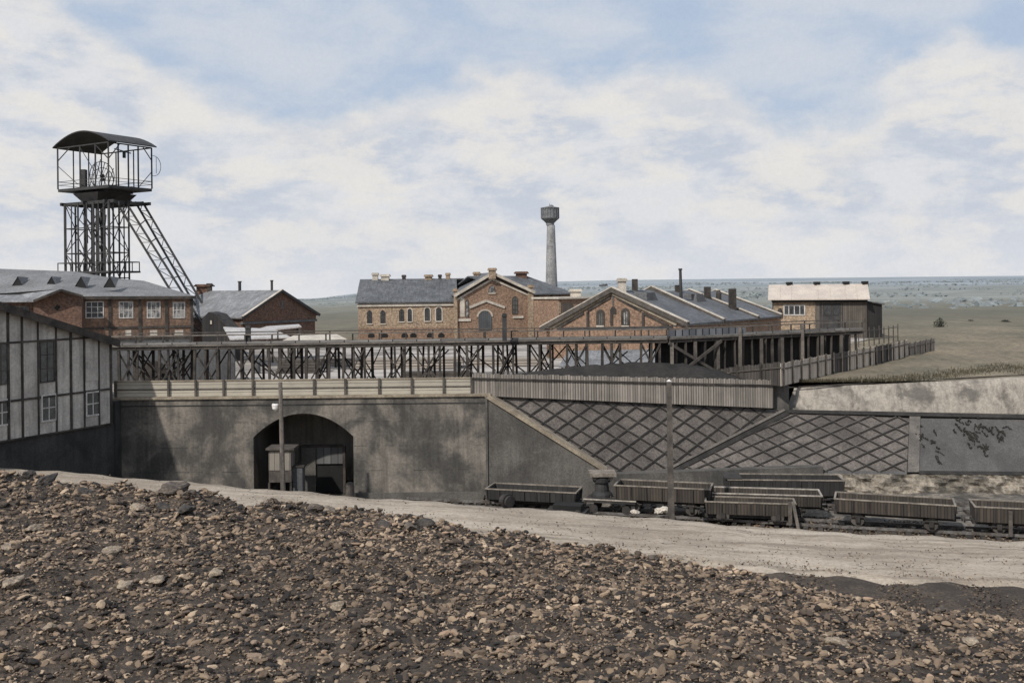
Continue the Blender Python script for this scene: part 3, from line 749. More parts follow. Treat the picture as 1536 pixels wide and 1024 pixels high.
# ================================================================ TRESTLE
TB = 9.07; TD = 9.40
def tpt(px, Y): return Vector((xat(px,Y,520),Y,0))
T0, T1, T2 = tpt(163,65.5), tpt(1000,68.0), tpt(1292,77.5)
def trestle(name, label, A, B, nb, spacing_px=None, seg2=False):
    c = (A+B)/2; t = thing(name, label, 'trestle', (c.x,c.y,PZ))
    d = (B-A); Ln = d.length; e = d.normalized(); nr = Vector((e.y,-e.x,0))
    up = Vector((0,0,1)); Wd = 2.2
    mb = MB(); mb.hexa([A+nr*0.1+up*(TD-0.12),B+nr*0.1+up*(TD-0.12),B-nr*(Wd+.1)+up*(TD-0.12),A-nr*(Wd+.1)+up*(TD-0.12)],
        [A+nr*0.1+up*TD,B+nr*0.1+up*TD,B-nr*(Wd+.1)+up*TD,A-nr*(Wd+.1)+up*TD]); mb.build('deck', M['timber_mid'], t)
    for k in (0.0, Wd):
        mb = MB(); mb.beam(A-nr*k+up*(TB+0.11), B-nr*k+up*(TB+0.11), 0.22, 0.2); mb.build('girder', M['timber'], t)
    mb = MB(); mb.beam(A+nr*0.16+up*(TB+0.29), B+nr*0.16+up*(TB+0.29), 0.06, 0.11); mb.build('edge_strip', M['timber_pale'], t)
    mb = MB(); mb.beam(A+nr*0.13+up*(TD+0.1), B+nr*0.13+up*(TD+0.1), 0.05, 0.12); mb.build('rail_glare_strip', boards('pale_rail_glare',(0.26,0.25,0.24),(0.14,0.135,0.13),1.6,False,0.04), t)  # pale strip added to stand for glare off the deck rails
    for k in (0.5,1.5):
        mb = MB(); mb.beam(A-nr*k+up*(TD+0.06), B-nr*k+up*(TD+0.06), 0.07, 0.12); mb.build('rail', M['rail'], t)
    # railing
    mb = MB(); mb.beam(A+nr*0.1+up*(TD+0.62),B+nr*0.1+up*(TD+0.62),0.09,0.08); mb.build('handrail', M['timber_pale'], t)
    mb = MB(); mb.beam(A-nr*(Wd)+up*(TD+0.7),B-nr*(Wd)+up*(TD+0.7),0.08,0.07); mb.build('handrail', M['timber_mid'], t)
    n = int(Ln/1.75)
    for i in range(n+1):
        p = A+e*(Ln*i/n)
        for k,hh in ((-0.1,0.62),(Wd,0.7)):
            if k > 0 and i%2: continue
            mb = MB(); mb.beam(p-nr*k+up*(TD-0.3), p-nr*k+up*(TD+hh), 0.09); mb.build('railing_post', M['timber'], t)
    # legs in braced groups of three, front and back row
    for i in range(nb):
        cpos = Ln*(i+0.5)/nb+random.uniform(-.2,.2); w = Ln/nb*random.uniform(.24,.33)
        for row in (0.0, Wd):
            for j in (-1,0,1):
                p = A+e*(cpos+j*w+random.uniform(-.06,.06)+(0.35 if row else 0))-nr*row
                mb = MB(); mb.beam(p+up*(PZ-0.1)+e*random.uniform(-.09,.09), p+up*TB, random.uniform(0.12,0.19)); mb.build('post', M['timber'], t)
            if seg2 and row == 0: continue
            for sgn in (-1,1):
                if random.random()<.13: continue
                p = A+e*(cpos-sgn*w+(0.35 if row else 0))-nr*(row-0.1*sgn-.02); q = A+e*(cpos+sgn*w+(0.35 if row else 0))-nr*(row-0.1*sgn-.02)
                mb = MB(); mb.beam(p+up*(PZ+0.2), q+up*(TB-0.1), 0.10,0.06,up=nr); mb.build('brace', M['timber'], t)
    if not seg2:
        for k in range(34):
            c0_ = random.uniform(0.5,Ln-2.5); w_ = random.uniform(.9,2.3); row = random.choice((0.6,1.1,1.6,Wd+.12)); sg = random.choice((-1,1)); zz0 = random.uniform(PZ,PZ+.8); zz1 = random.uniform(TB-.7,TB)
            p = A+e*c0_-nr*row; q = A+e*(c0_+w_)-nr*row
            if sg<0: p,q = q,p
            mb = MB(); mb.beam(p+up*zz0,q+up*zz1,random.uniform(.07,.12),.06,up=nr); mb.build('brace', M['timber'], t)
    return t,e,nr
# the photograph shows braced groups about every 64 px -> 13 groups
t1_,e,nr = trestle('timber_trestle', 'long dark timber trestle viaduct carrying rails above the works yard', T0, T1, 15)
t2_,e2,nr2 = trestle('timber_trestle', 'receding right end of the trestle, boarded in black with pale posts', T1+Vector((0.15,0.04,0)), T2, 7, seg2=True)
up = Vector((0,0,1))
mb = MB(); a = T1-nr2*1.2; b = T2-nr2*1.2
mb.hexa([a+up*(PZ-0.1),b+up*(PZ-0.1),b-nr2*0.1+up*(PZ-0.1),a-nr2*0.1+up*(PZ-0.1)],[a+up*TB,b+up*TB,b-nr2*0.1+up*TB,a-nr2*0.1+up*TB]); mb.build('dark_boarding', M['bunker'], t2_)
a = T1+nr2*0.25; b = T1+e2*4.6+nr2*0.25
for p,q in (((a+up*(PZ+.1)),(b+up*TB)),((a+up*(TB)),(b+up*(PZ+.3)))):
    mb = MB(); mb.beam(p+nr2*(0.1 if p.z<8 else 0),q+nr2*(0.1 if p.z<8 else 0),0.2,0.08,up=nr2); mb.build('brace', M['timber_mid'], t2_)
for k in range(9):
    p = T1+e2*(0.3+k*2.05)+nr2*0.18; mb = MB(); mb.beam(p+up*(PZ-0.1),p+up*(TB+ (0.9 if k in(3,6) else 0)),0.22); mb.build('post', M['timber_mid' if k%3 else 'timber_pale'], t2_)
mb = MB(); a = T1+nr2*0.2; mb.hexa([a+up*(TD+0.12),a+e2*7+up*(TD+0.12),a+e2*7-nr2*.05+up*(TD+0.12),a-nr2*.05+up*(TD+0.12)],[a+up*(TD+0.55),a+e2*7+up*(TD+0.55),a+e2*7-nr2*.05+up*(TD+0.55),a-nr2*.05+up*(TD+0.55)]); mb.build('side_boarding', boards('pale_side_boards',(0.22,0.23,0.25),(0.10,0.11,0.13),0.6,False,0.16), t2_)
# tall marker posts on the deck
for px,zt_,lab in ((757,470,'black square post standing on the trestle deck in front of the arched door'),(372,488,'dark iron post with small cap on the trestle deck, left of the canopies')):
    q = pt(px,510,66.2); mb = MB(); z1 = pt(px,zt_,66.2).z; mb.box(q.x-0.15,q.x+0.15,66.1,66.4,TD,z1); mb.box(q.x-0.18,q.x+0.18,66.05,66.45,z1-0.2,z1-0.1)
    tag(mb.build('deck_post', M['steel']), lab, 'post')
# dark coal mound between plank fence and trestle
xs_ = np.linspace(-4.5,17.5,60); ys_ = np.linspace(62.4,68.6,26)
X,Y = np.meshgrid(xs_,ys_)
crest = np.interp(X,[-4.5,-3,0.5,4,8.5,12,15,17.5],[0,0.35,1.0,1.35,1.55,1.3,0.6,0])
base = 62.9+np.clip(X+2.4,0,16)*0.21
Y = np.maximum(Y, base-0.25)
Z = PZ-0.1+crest*np.clip(np.sin(np.pi*np.clip((Y-base)/4.2,0,1)),0,1)**0.7+0.04*np.sin(X*5)+0.04*np.sin(Y*6+X*3)
o = grid_mesh('coal_mound', X,Y,Z, M['coal']); tag(o,'low black coal mound between the grey plank fence and the trestle','coal heap')
# yard clutter seen below the trestle
def lumber(px,py,w,hh,dep,lab,mat='lumber',rz=0.0):
    g = onz(px,py,PZ); n = max(1,int(hh/0.22)); mb = MB()
    c,s_ = math.cos(rz),math.sin(rz)
    for i in range(n):
        o_ = random.uniform(-0.12,0.12)
        cs_ = [(-w/2+o_,0),(w/2+o_,0),(w/2+o_,dep),(-w/2+o_,dep)]
        bt = [Vector((g.x+x*c-y*s_, g.y+x*s_+y*c, PZ+i*0.22+0.004)) for x,y in cs_]
        mb.hexa(bt,[v+Vector((0,0,0.19)) for v in bt])
    return tag(mb.build('lumber_stack', M[mat]),lab,'lumber stack',None)
lumber(610,553,9,0.9,2,'long pale lumber stack under the trestle, in front of the brick hall')
lumber(760,549,6.5,0.7,2,'pale lumber stack on the yard left of the coal mound',rz=0.05)
lumber(520,548,5,0.66,1.6,'short pale lumber stack under the trestle, left of the long one',rz=-0.05)
lumber(448,560,3.4,1.1,1.6,'weathered lumber stack between trestle posts below the canvas roofs','timber_mid')
lumber(655,566,5,0.45,1.2,'low dark timber pile close behind the pale parapet fence','timber_mid')
# steel drum and hand cart under the trestle
for px,py,lab in ((385,560,'dark steel drum under the left part of the trestle'),(686,560,'dark steel drum under the trestle near the end of the pale parapet')):
    g = onz(px,py,PZ); mb = MB(); mb.lathe((g.x,g.y,PZ),[(0.3,0),(0.31,0.05),(0.3,0.3),(0.315,0.33),(0.3,0.36),(0.3,0.62),(0.315,0.65),(0.3,0.68),(0.31,0.9),(0.28,0.9)],14); tag(mb.build('steel_drum', M['steel_grey']),lab,'drum')
# reel (wheel shape seen behind the left posts)
g = onz(232,575,PZ); r_ = thing('cable_reel','large cable reel behind the trestle posts at the far left','cable reel',(g.x,70.2,PZ))
for k in (0,0.9):
    mb = MB(); n=20; mb.tube((g.x,70.2+k,PZ+0.8),(g.x,70.3+k,PZ+0.8),0.8,0.8,20); mb.build('flange', M['timber'], r_)
mb = MB(); mb.tube((g.x,70.3,PZ+0.8),(g.x,71.1,PZ+0.8),0.45,0.45,16); mb.build('drum', M['timber_mid'], r_)

bw_ = Wall((xat(160,71.8,560),71.8),(xat(352,72.2,560),72.2)); mb = MB(); bw_.rect(mb,0,bw_.L,PZ-0.1,9.1,-0.25,0)
tag(mb.build('yard_wall', M['lower']),'blue-grey plastered yard wall close behind the left bays of the trestle','wall')
lowroof_later = True
# ================================================================ LEFT: grey timber framed works building near the tunnel
lw = Wall((-31.0,44.9),(xat(167,59.8,600),59.8))
def LW(px,py): return lw.at(px,py)
uR = LW(167,600)[0]
wb = thing('works_building', 'grey plastered timber-framed works building at the left edge', 'building', (lw.P(uR/2,0).x,lw.P(uR/2,0).y,4.5))
zbot = LW(160,636)[1]
zr_top = LW(167,513)[1]; u0_, z0_ = LW(0,461)
slope = (z0_-zr_top)/(u0_-uR)
def roof_at(u): return zr_top+slope*(u-uR)
mb = MB(); lw.poly(mb,[(0,zbot),(uR,zbot),(uR,zr_top),(0,roof_at(0))],-0.3,0)
Wd=9.0
mb.build('front_wall', M['infill'], wb)
mb = MB(); p = lw.P(uR,0,-0.303); q = lw.P(uR,0,-Wd); mb.hexa([p+Vector((0,0,zbot)),p+Vector((-.3,0,zbot)),q+Vector((-.3,0,zbot)),q+Vector((0,0,zbot))],[p+Vector((0,0,zr_top)),p+Vector((-.3,0,zr_top)),q+Vector((-.3,0,zr_top)),q+Vector((0,0,zr_top))]); mb.build('side_wall', M['infill'], wb)
mb = MB(); lw.poly(mb,[(-0.5,roof_at(-0.5)),(uR+0.35,roof_at(uR+0.35)),(uR+0.35,roof_at(uR+.35)+0.2),(-0.5,roof_at(-0.5)+0.2)],-Wd-0.3,0.35); mb.build('roof', M['felt_dark'], wb)
mb = MB(); lw.poly(mb,[(-0.5,roof_at(-0.5)-0.22),(uR+0.35,roof_at(uR+0.35)-0.22),(uR+0.35,roof_at(uR+.35)+0.22),(-0.5,roof_at(-0.5)+0.22)],0.35,0.42); mb.build('verge_board', M['timber'], wb)
for i,(px,w_) in enumerate(((12,.14),(33,.12),(57,0.09),(84,0.09),(106,0.14),(126,0.09),(148,0.09),(166,0.16))):
    u,_ = LW(px,560); mb = MB(); d0 = 0.003
    lw.rect(mb,u-w_/2,u+w_/2,zbot,roof_at(u)-0.02,d0,0.06); mb.build('timber_post', M['timber'], wb)
zmid = LW(100,591)[1]; zup = LW(60,511)[1]
mb = MB(); lw.rect(mb,0,uR,zmid-0.06,zmid+0.06,0.003,0.05); mb.build('timber_beam', M['timber'], wb)
mb = MB(); lw.rect(mb,0,uR,zup-0.05,zup+0.05,0.003,0.05); mb.build('timber_beam', M['timber'], wb)
mb = MB(); lw.rect(mb,0,uR,zbot-0.04,zbot+0.04,0.003,0.08); mb.build('sill_beam', M['timber'], wb)
def LWwin(px0,px1,py0,py1,g='glass_grey',**k):
    ua,z1 = LW(px0,py0); ub,z0 = LW(px1,py1); window(lw,wb,ua,ub,z0,z1,glass=g,d=0.003,**k)
LWwin(59,82,512,572,frame='timber',nx=2,nz=3); LWwin(61,85,592,630,frame='white',nx=2,nz=2,fw=.09)
LWwin(128,150,588,622,frame='white',nx=2,nz=2,fw=.09); LWwin(-12,14,514,576,frame='timber_mid',nx=2,nz=3); LWwin(-10,15,600,637,frame='white',nx=2,nz=2,fw=.09)
for a_,b_ in ((-120,-95),(-60,-38)):
    LWwin(a_,b_,600-int(a_*0.15),645-int(a_*.15),frame='timber_pale')
mb = MB(); ua,z1=LW(128,512); ub,z0=LW(147,570); lw.rect(mb,ua,ub,z0,z1,0.003,0.03); mb.build('infill_panel', M['infill'], wb)
# tarred plinth below
mb = MB(); lw.poly(mb,[(0,0),(uR+0.25,0),(uR+0.25,zbot-0.05),(0,zbot-0.05)],-3.0,-0.06)
tag(mb.build('plinth_wall', M['plinth']), 'tarred black plinth wall under the grey timber-framed building', 'wall')
mb = MB(); q = lw.P(uR+0.25,0); mb.box(q.x+0.003,main.P(0,0).x,60.1,61.6,0,PZ-0.05); tag(mb.build('corner_pier', M['plinth']),'narrow dark pier between the tarred plinth and the tunnel wall','pier')

# ================================================================ LEFT BRICK HALL (timber framed, long grey roof)
hw = Wall((xat(122,93.0,450),93.0),(xat(289,96.3,450),96.3))
HL = hw.L; ze = hw.at(205,446)[1]
hall = thing('brick_hall', 'long timber-framed brick hall with grey roof at left, below the winding tower', 'building', (hw.P(0,0).x,100,PZ))
zf = hw.at(200,491)[1]; zl_ = hw.at(200,508)[1]
mb = MB(); hw.rect(mb,0,HL,zl_,ze,-0.3,0)
pr = hw.P(HL,0,0); mb.hexa([Vector((pr.x,pr.y,zl_))]+[hw.P(HL,zl_,-12),hw.P(HL-0.3,zl_,-12),hw.P(HL-.3,zl_,-.3)],[hw.P(HL,ze,0),hw.P(HL,ze,-12),hw.P(HL-.3,ze,-12),hw.P(HL-.3,ze,-.3)])
mb.build('brick_wall', M['brick'], hall)
mb = MB(); hw.rect(mb,-14,HL+0.02,PZ,zl_-0.003,-0.3,0.05); mb.build('lower_wall', M['lower'], hall)
# cross gable and left wing
gw = Wall((xat(50,90.8,450),90.8),(xat(122.5,91.8,450),91.8))
ga = gw.at(92,435); gl = gw.at(50,450); gr_ = gw.at(122,444)
mb = MB(); gw.poly(mb,[(0,zl_),(gw.L,zl_),(gw.L,gr_[1]),(ga[0],ga[1]),(0,gl[1])],-0.3,0)
mb.hexa([gw.P(gw.L,zl_,-.303),gw.P(gw.L,zl_,-2.4),gw.P(gw.L-.3,zl_,-2.4),gw.P(gw.L-.3,zl_,-.303)],[gw.P(gw.L,gr_[1],-.303),gw.P(gw.L,gr_[1],-2.4),gw.P(gw.L-.3,gr_[1],-2.4),gw.P(gw.L-.3,gr_[1],-.303)])
mb.build('gable_wall', M['brick_dark'], hall)
gl2 = Wall((xat(-190,91.4,450),91.4),(xat(49.5,91.4,450),91.4))
mb = MB(); gl2.rect(mb,0,gl2.L,zl_,gl2.at(40,451)[1],-0.3,0); mb.build('wing_wall', M['brick_dark'], hall)
# roofs
rid = [(-190,402),(0,403),(112,407),(168,417),(216,421)]
RYd = 103.5
R3 = [pt(px,py,RYd) for px,py in rid]; eR = hw.P(HL+0.3,ze+0.03,0.5); eM = hw.P(-0.1,ze+0.08,0.5)
brk = pt(110,436,97.8)
eLl = [pt(-190,441,92.6), pt(0,440,93.0)]
mb = MB(); 
V = lambda p: Vector(p)
mb.poly([R3[0],R3[1],eLl[1],eLl[0]]); mb.poly([R3[1],R3[2],pt(92,433.5,93.4),eLl[1]]); mb.poly([R3[2],R3[3],hw.P(hw.at(165,450)[0],ze+.06,.5),eM,pt(92,433.5,93.4)])
mb.poly([R3[3],R3[4],hw.P(hw.at(225,450)[0],ze+.04,.5),hw.P(hw.at(165,450)[0],ze+.06,.5)]); mb.poly([R3[4],eR,hw.P(hw.at(225,450)[0],ze+.04,.5)])
# back slope and hip
bk_ = [Vector((p.x,p.y+9,ze)) for p in R3]
for i in range(4): mb.poly([R3[i+1],R3[i],bk_[i],bk_[i+1]])
cr = hw.P(HL+0.3,ze,-14); mb.poly([R3[4],bk_[4],cr,eR])
mb.build('roof', M['felt'], hall)
mb = MB(); mb.beam(eM+Vector((0,0.05,-0.05)), eR+Vector((0,0.05,-0.1)),0.12,0.28); mb.build('fascia', M['timber'], hall)
# cross gable roof, falls to the left
mb = MB(); g0 = pt(92,433.8,90.6); g0b = pt(94,433,93.5)
mb.prism([pt(50,451,90.1),g0,g0b,pt(30,441,93.4)],(0,0,-0.12)); mb.prism([pt(-190,454,90.6),pt(52,451,90.4),pt(30,440.6,93.5),pt(-190,441,93.5)],(0,0,-0.12)); 
mb.prism([g0,pt(124,443.5,91.3),pt(124,443.0,93.5),g0b],(0,0,-0.12))
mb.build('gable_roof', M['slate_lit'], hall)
mb = MB(); mb.beam(pt(50,451.5,90.05),g0+Vector((0,-.1,-.06)),0.08,0.2); mb.beam(g0+Vector((0,-.1,-.06)),pt(124,444.2,91.2),0.08,0.2); mb.build('verge_board', M['timber'], hall)
# triangular roof vents
for px in (33,83,127,170):
    b = pt(px,430.5,96.6); mb = MB(); w_=0.6; hh=1.05
    n0 = [b+Vector((-w_,-0.9,-0.05)),b+Vector((w_,-0.9,-0.05)),b+Vector((0,-0.75,hh-0.05))]; r0 = b+Vector((0.0,1.4,hh*0.9))
    mb.poly(n0); v_ = mb.build('roof_vent', M['black'], hall)
    mb = MB(); k_=Vector((0,-0.06,0.03)); mb.poly([n0[0]+k_,n0[2]+k_,r0]); mb.poly([n0[2]+k_,n0[1]+k_,r0]); mb.build('vent_roof', M['felt'], v_)
for i,px in enumerate((123,165,210,250,288)):
    u,_ = hw.at(px,480); mb = MB(); hw.rect(mb,u-0.13,u+0.13,zl_-0.3,ze-0.15,0.003,0.09); mb.build('timber_post', M['timber'], hall)
mb = MB(); hw.rect(mb,0.02,HL,zf-0.12,zf+0.1,0.003,0.07); mb.build('timber_beam', M['timber'], hall)
mb = MB(); hw.rect(mb,0.02,HL,zl_-0.15,zl_+0.12,0.003,0.07); mb.build('timber_beam', M['timber'], hall)
for (a_,b_,t_,bo,g_) in ((128,156,452,477,'glass'),(178,200,452,477,'glass_pale'),(220,241,452,477,'glass_pale'),(259,278,453,477,'glass_pale')):
    ua,z1 = hw.at(a_,t_); ub,z0 = hw.at(b_,bo); window(hw,hall,ua,ub,z0,z1,glass=g_,frame='white',nx=3 if g_!='glass' else 3,nz=3 if g_=='glass' else 2,fw=0.09,d=0.003)
for (a_,b_) in ((188,197),(225,236),(262,275)):
    ua,z1 = hw.at(a_,495); ub,z0 = hw.at(b_,503); mb = MB(); hw.rect(mb,ua,ub,z0,z1,0.003,0.03); mb.build('pale_panel', M['trim'], hall)
ua,z1 = gl2.at(22,459); ub,z0 = gl2.at(44,475); window(gl2,hall,ua,ub,z0,z1,glass='glass',frame='timber_pale',nx=3,nz=2,fw=0.08,d=0.003)
ua,z1 = gw.at(81,457); ub,z0 = gw.at(91,466); mb = MB(); gw.poly(mb,[(ua,(z0+z1)/2),((ua+ub)/2,z0),(ub,(z0+z1)/2+.1),((ua+ub)/2,z1)],0.003,0.05); mb.build('wall_vent', M['black'], hall)

# ================================================================ HEADFRAME (winding tower)
HF = Vector((xat(163,120,280),120,0)); d1 = Vector((-8.35,5.0,0)); d2 = Vector((3.25,5.4,0)); d1n=d1.normalized(); d2n=d2.normalized()
hf = thing('winding_tower', 'black steel colliery winding tower with open cabin under a barrel roof and slanting back stays', 'winding tower', (HF.x,HF.y+5,PZ))
zfl = pt(163,277,120).z; zev = pt(163,213,120).z
c0,c1,c2,c3 = HF, HF+d1, HF+d2, HF+d1+d2
# platform deck
mb = MB(); mb.hexa([v+up*(zfl-0.35) for v in (c0,c2,c3,c1)],[v+up*zfl for v in (c0,c2,c3,c1)]); mb.build('platform', M['steel'], hf)
mb = MB(); s_in = lambda a,b: HF+d1*a+d2*b
mb.hexa([s_in(*q)+up*(zfl-0.65) for q in ((.2,.2),(.2,.8),(.85,.8),(.85,.2))],[s_in(*q)+up*(zfl-0.36) for q in ((.2,.2),(.2,.8),(.85,.8),(.85,.2))]); mb.build('platform_frame', M['steel'], hf)
mb = MB(); z_ = zfl-1.9
for q in (((-0.02,.1),(1.0,.1)),((0,.5),(1.0,.5)),((0,.95),(1.0,.95)),((.1,0),(.1,1)),((.5,-.02),(.5,1)),((.95,0),(.95,1))):
    mb.beam(s_in(*q[0])+up*z_, s_in(*q[1])+up*z_, 0.3,0.38)
mb.build('girder_frame', M['steel'], hf)
mb = MB(); mb.hexa([s_in(*q)+up*(z_+0.2) for q in ((.35,.15),(.35,.85),(.65,.85),(.65,.15))],[s_in(*q)+up*(zfl-0.66) for q in ((.25,.05),(.25,.95),(.75,.95),(.75,.05))]); mb.build('sheave_deck', M['steel'], hf)
# cabin posts
def ppost(a,b,z0,z1,w=0.16,name='post'):
    mb = MB(); mb.beam(s_in(a,b)+up*z0, s_in(a,b)+up*z1, w); return mb.build(name, M['steel'], hf)
for b in (0,.22,.45,.68,1): ppost(0,b,zfl,zev,0.15,'cabin_post')
for a in (.25,.55,1): ppost(a,0,zfl,zev,0.15,'cabin_post')
for b in (.35,.7,1): ppost(1,b,zfl,zev,0.12,'cabin_post')
for a in (.35,.7): ppost(a,1,zfl,zev,0.12,'cabin_post')
for (p,q) in (((0,0),(0,1)),((0,0),(1,0)),((1,0),(1,1)),((0,1),(1,1))):
    for zz,w_ in ((zfl+0.9,0.06),(zev-0.02,0.14),(zfl+0.5,0.05)):
        mb = MB(); mb.beam(s_in(*p)+up*zz, s_in(*q)+up*zz, w_); mb.build('handrail' if w_<0.1 else 'eaves_beam', M['steel'], hf)
# corner braces
def br(a,b,za,c,d,zb,w=0.09):
    mb = MB(); mb.beam(s_in(a,b)+up*za, s_in(c,d)+up*zb, w); mb.build('brace', M['steel'], hf)
br(0,1,zev-1.6,0,.8,zev-0.1); br(0,0,zev-2,0,.25,zev-.1); br(0,0,zev-2,.25,0,zev-.1); br(1,0,zev-1.6,.75,0,zev-.1); br(0,.68,zfl,0,1,zev-3.0,.07); br(.55,0,zev-.2,.25,0,zfl+1.6,.06); br(1,0,zev-2.2,.6,0,zfl+.4,.06)
for k in range(5):
    b0 = 0.3+0.1*k; br(0.5,b0-0.15,zfl,0.5,b0,zev-1.2-0.3*k,0.07)
# barrel roof : axis along d2, arc across d1
rise = 1.6; n = 14; over=0.06
arc = []
for i in range(n+1):
    f = -over+(1+2*over)*i/n; arc.append((f, zev+0.15+rise*math.sin(math.pi*min(max((i/n),0),1))**0.9))
mb = MB()
for (f0,z0),(f1,z1) in zip(arc[:-1],arc[1:]):
    a_=[s_in(f0,-.05)+up*z0, s_in(f0,1.05)+up*z0, s_in(f1,1.05)+up*z1, s_in(f1,-.05)+up*z1]
    mb.prism(a_, (0,0,-0.14))
mb.build('barrel_roof', M['steel'], hf)
# sheave wheels inside cabin
def wheel(center, axis, r, name, par, mt, spokes=6, th=0.075):
    axis = axis.normalized(); u = up; v = axis.cross(u).normalized(); mb = MB(); n = 28
    for i in range(n):
        a0,a1 = 2*math.pi*i/n, 2*math.pi*(i+1)/n
        mb.beam(center+(u*math.sin(a0)+v*math.cos(a0))*r, center+(u*math.sin(a1)+v*math.cos(a1))*r, th, th, up=axis)
    for i in range(spokes):
        a0 = 2*math.pi*i/spokes; mb.beam(center, center+(u*math.sin(a0)+v*math.cos(a0))*r, th*0.5, th*0.5, up=axis)
    mb.tube(center-axis*0.2, center+axis*0.2, r*0.13, r*0.13, 10)
    return mb.build(name, mt, par)
wheel(s_in(.45,.38)+up*(zfl+1.55), d1n, 1.75, 'sheave_wheel', hf, M['steel'])
wheel(s_in(.62,.6)+up*(zfl+1.3), d1n, 1.5, 'sheave_wheel', hf, M['steel'])
mb = MB(); mb.box(*( (lambda c: (c.x-.35,c.x+.35,c.y-.35,c.y+.35))(s_in(.62,.15))), zfl, zfl+2.3); mb.build('machine_case', M['steel'], hf)
mb = MB(); mb.beam(s_in(.2,.75)+up*(zev-0.7), s_in(0.05,0.2)+up*(zev-0.65),0.12); mb.beam(s_in(.12,.5)+up*(zev-0.7),s_in(.12,.5)+up*(zev-1.5),0.3,0.3); mb.build('crane_beam', M['steel'], hf)
# drooping hoop on the right corner
mb = MB(); cc = c2+up*(zfl+2.9); pts_=[]
for i in range(15):
    a = -1.9+3.6*i/14; pts_.append(cc+d2n*(0.3+1.1*math.cos(a))+up*(1.15*math.sin(a)*1.1))
for a_,b_ in zip(pts_[:-1],pts_[1:]): mb.beam(a_,b_,0.05)
mb.beam(pts_[0],c2+up*(zfl+1.0),0.05); mb.beam(cc+d2n*.7+up*1.1,cc+d2n*.7+up*-.9,0.05); mb.build('guide_hoop', M['steel'], hf)
# shaft tower legs
zb0 = PZ
legs = [(.02,.02),(.02,.25),(.02,.47),(.88,.02),(.88,.25),(.88,.47),(.32,.02),(.62,.02),(.32,.47),(.62,.47)]
def leg_at(a,b,z):  # slight taper towards the top
    return s_in(a,b)+up*z
for i,(a,b) in enumerate(legs):
    ppost(a,b,zb0,z_,0.24 if i%3==0 else 0.17,'leg')
for a,b in ((.4,.2),(.6,.3),(.45,.36),(.25,.2),(.7,.25)): ppost(a,b,zb0,z_,0.3 if a in(.4,.45) else .14,'guide_rail')
levels = [PZ+1.0,PZ+4.2,PZ+7.2,PZ+10.2,PZ+13.2,z_]
levels = [z for z in np.linspace(PZ+2, z_, 6)]
for i,zz in enumerate(levels[:-1]):
    zn = levels[i+1]
    for (p,q) in (((.02,.02),(.88,.02)),((.02,.47),(.88,.47)),((.02,.02),(.02,.47)),((.88,.02),(.88,.47))):
        mb = MB(); mb.beam(s_in(*p)+up*zz, s_in(*q)+up*zz, 0.12); mb.build('strut', M['steel'], hf)
        mid = ((p[0]+q[0])/2,(p[1]+q[1])/2)
        if i%2: mb = MB(); mb.beam(s_in(*p)+up*zz, s_in(*mid)+up*zn, 0.08); mb.beam(s_in(*q)+up*zz, s_in(*mid)+up*(zn), 0.08); mb.build('brace', M['steel'], hf)
        else: mb = MB(); mb.beam(s_in(*mid)+up*zz, s_in(*p)+up*zn, 0.08); mb.beam(s_in(*mid)+up*zz, s_in(*q)+up*(zn), 0.08); mb.build('brace', M['steel'], hf)
for a,b in ((.12,.02),(.22,.02),(.45,.02),(.75,.02),(.02,.12),(.02,.36),(.2,.47),(.75,.47)): ppost(a,b,zb0,z_,0.12,'guide_rail')
for j in range(22):
    a_ = random.uniform(.2,.7); b_ = random.uniform(.15,.4); zz = random.uniform(PZ+6,z_-4)
    br(a_,b_,zz,a_+random.uniform(-.2,.2),b_+random.uniform(-.2,.2),zz+random.uniform(1.5,4),random.uniform(.07,.16))
# gallery at the foot of the visible part
zg = pt(165,408,122).z
for q0,q1 in (((-.05,-.04),(-.05,.62)),((-.05,-.04),(.98,-.04)),((.98,-.04),(.98,.62)),((-.05,.62),(.98,.62))):
    mb = MB(); mb.beam(s_in(*q0)+up*zg, s_in(*q1)+up*zg, 0.35,0.22); mb.build('gallery_floor', M['steel'], hf)
    mb = MB(); mb.beam(s_in(*q0)+up*(zg+1.2), s_in(*q1)+up*(zg+1.2), 0.12,0.12); mb.build('gallery_rail', M['steel'], hf)
    for k in range(5):
        f = k/4; p = s_in(q0[0]+(q1[0]-q0[0])*f,q0[1]+(q1[1]-q0[1])*f); mb = MB(); mb.beam(p+up*zg,p+up*(zg+1.2),0.09); mb.build('gallery_post', M['steel'], hf)
# back stays: two lattice legs running down to the right
def stay(top_px, bot_px, Yt, Yb, sep):
    a = pt(*top_px,Yt); b = pt(*bot_px,Yb); dv = (b-a); k = 14
    side = Vector((sep,0,0)); 
    mb = MB(); mb.beam(a,b,0.19); mb.beam(a+side,b+side*1.1,0.19)
    for i in range(k):
        f0,f1 = i/k,(i+1)/k; p,q = a+dv*f0, a+dv*f1
        mb.beam(p+(side*0 if i%2 else side), q+(side if i%2 else side*0),0.07); mb.beam(p,p+side,0.07)
    mb.build('back_stay', M['steel'], hf)
stay((180,312),(297,503),121,112,1.15); stay((203,303),(320,505),126,116,.9)
for k in range(1,6):
    f = k/7; a = pt(180,312,121).lerp(pt(297,503,112),f); b = pt(203,303,126).lerp(pt(320,505,116),f); mb = MB(); mb.beam(a+Vector((1.1,0,0)),b,0.1); mb.build('stay_tie', M['steel'], hf)

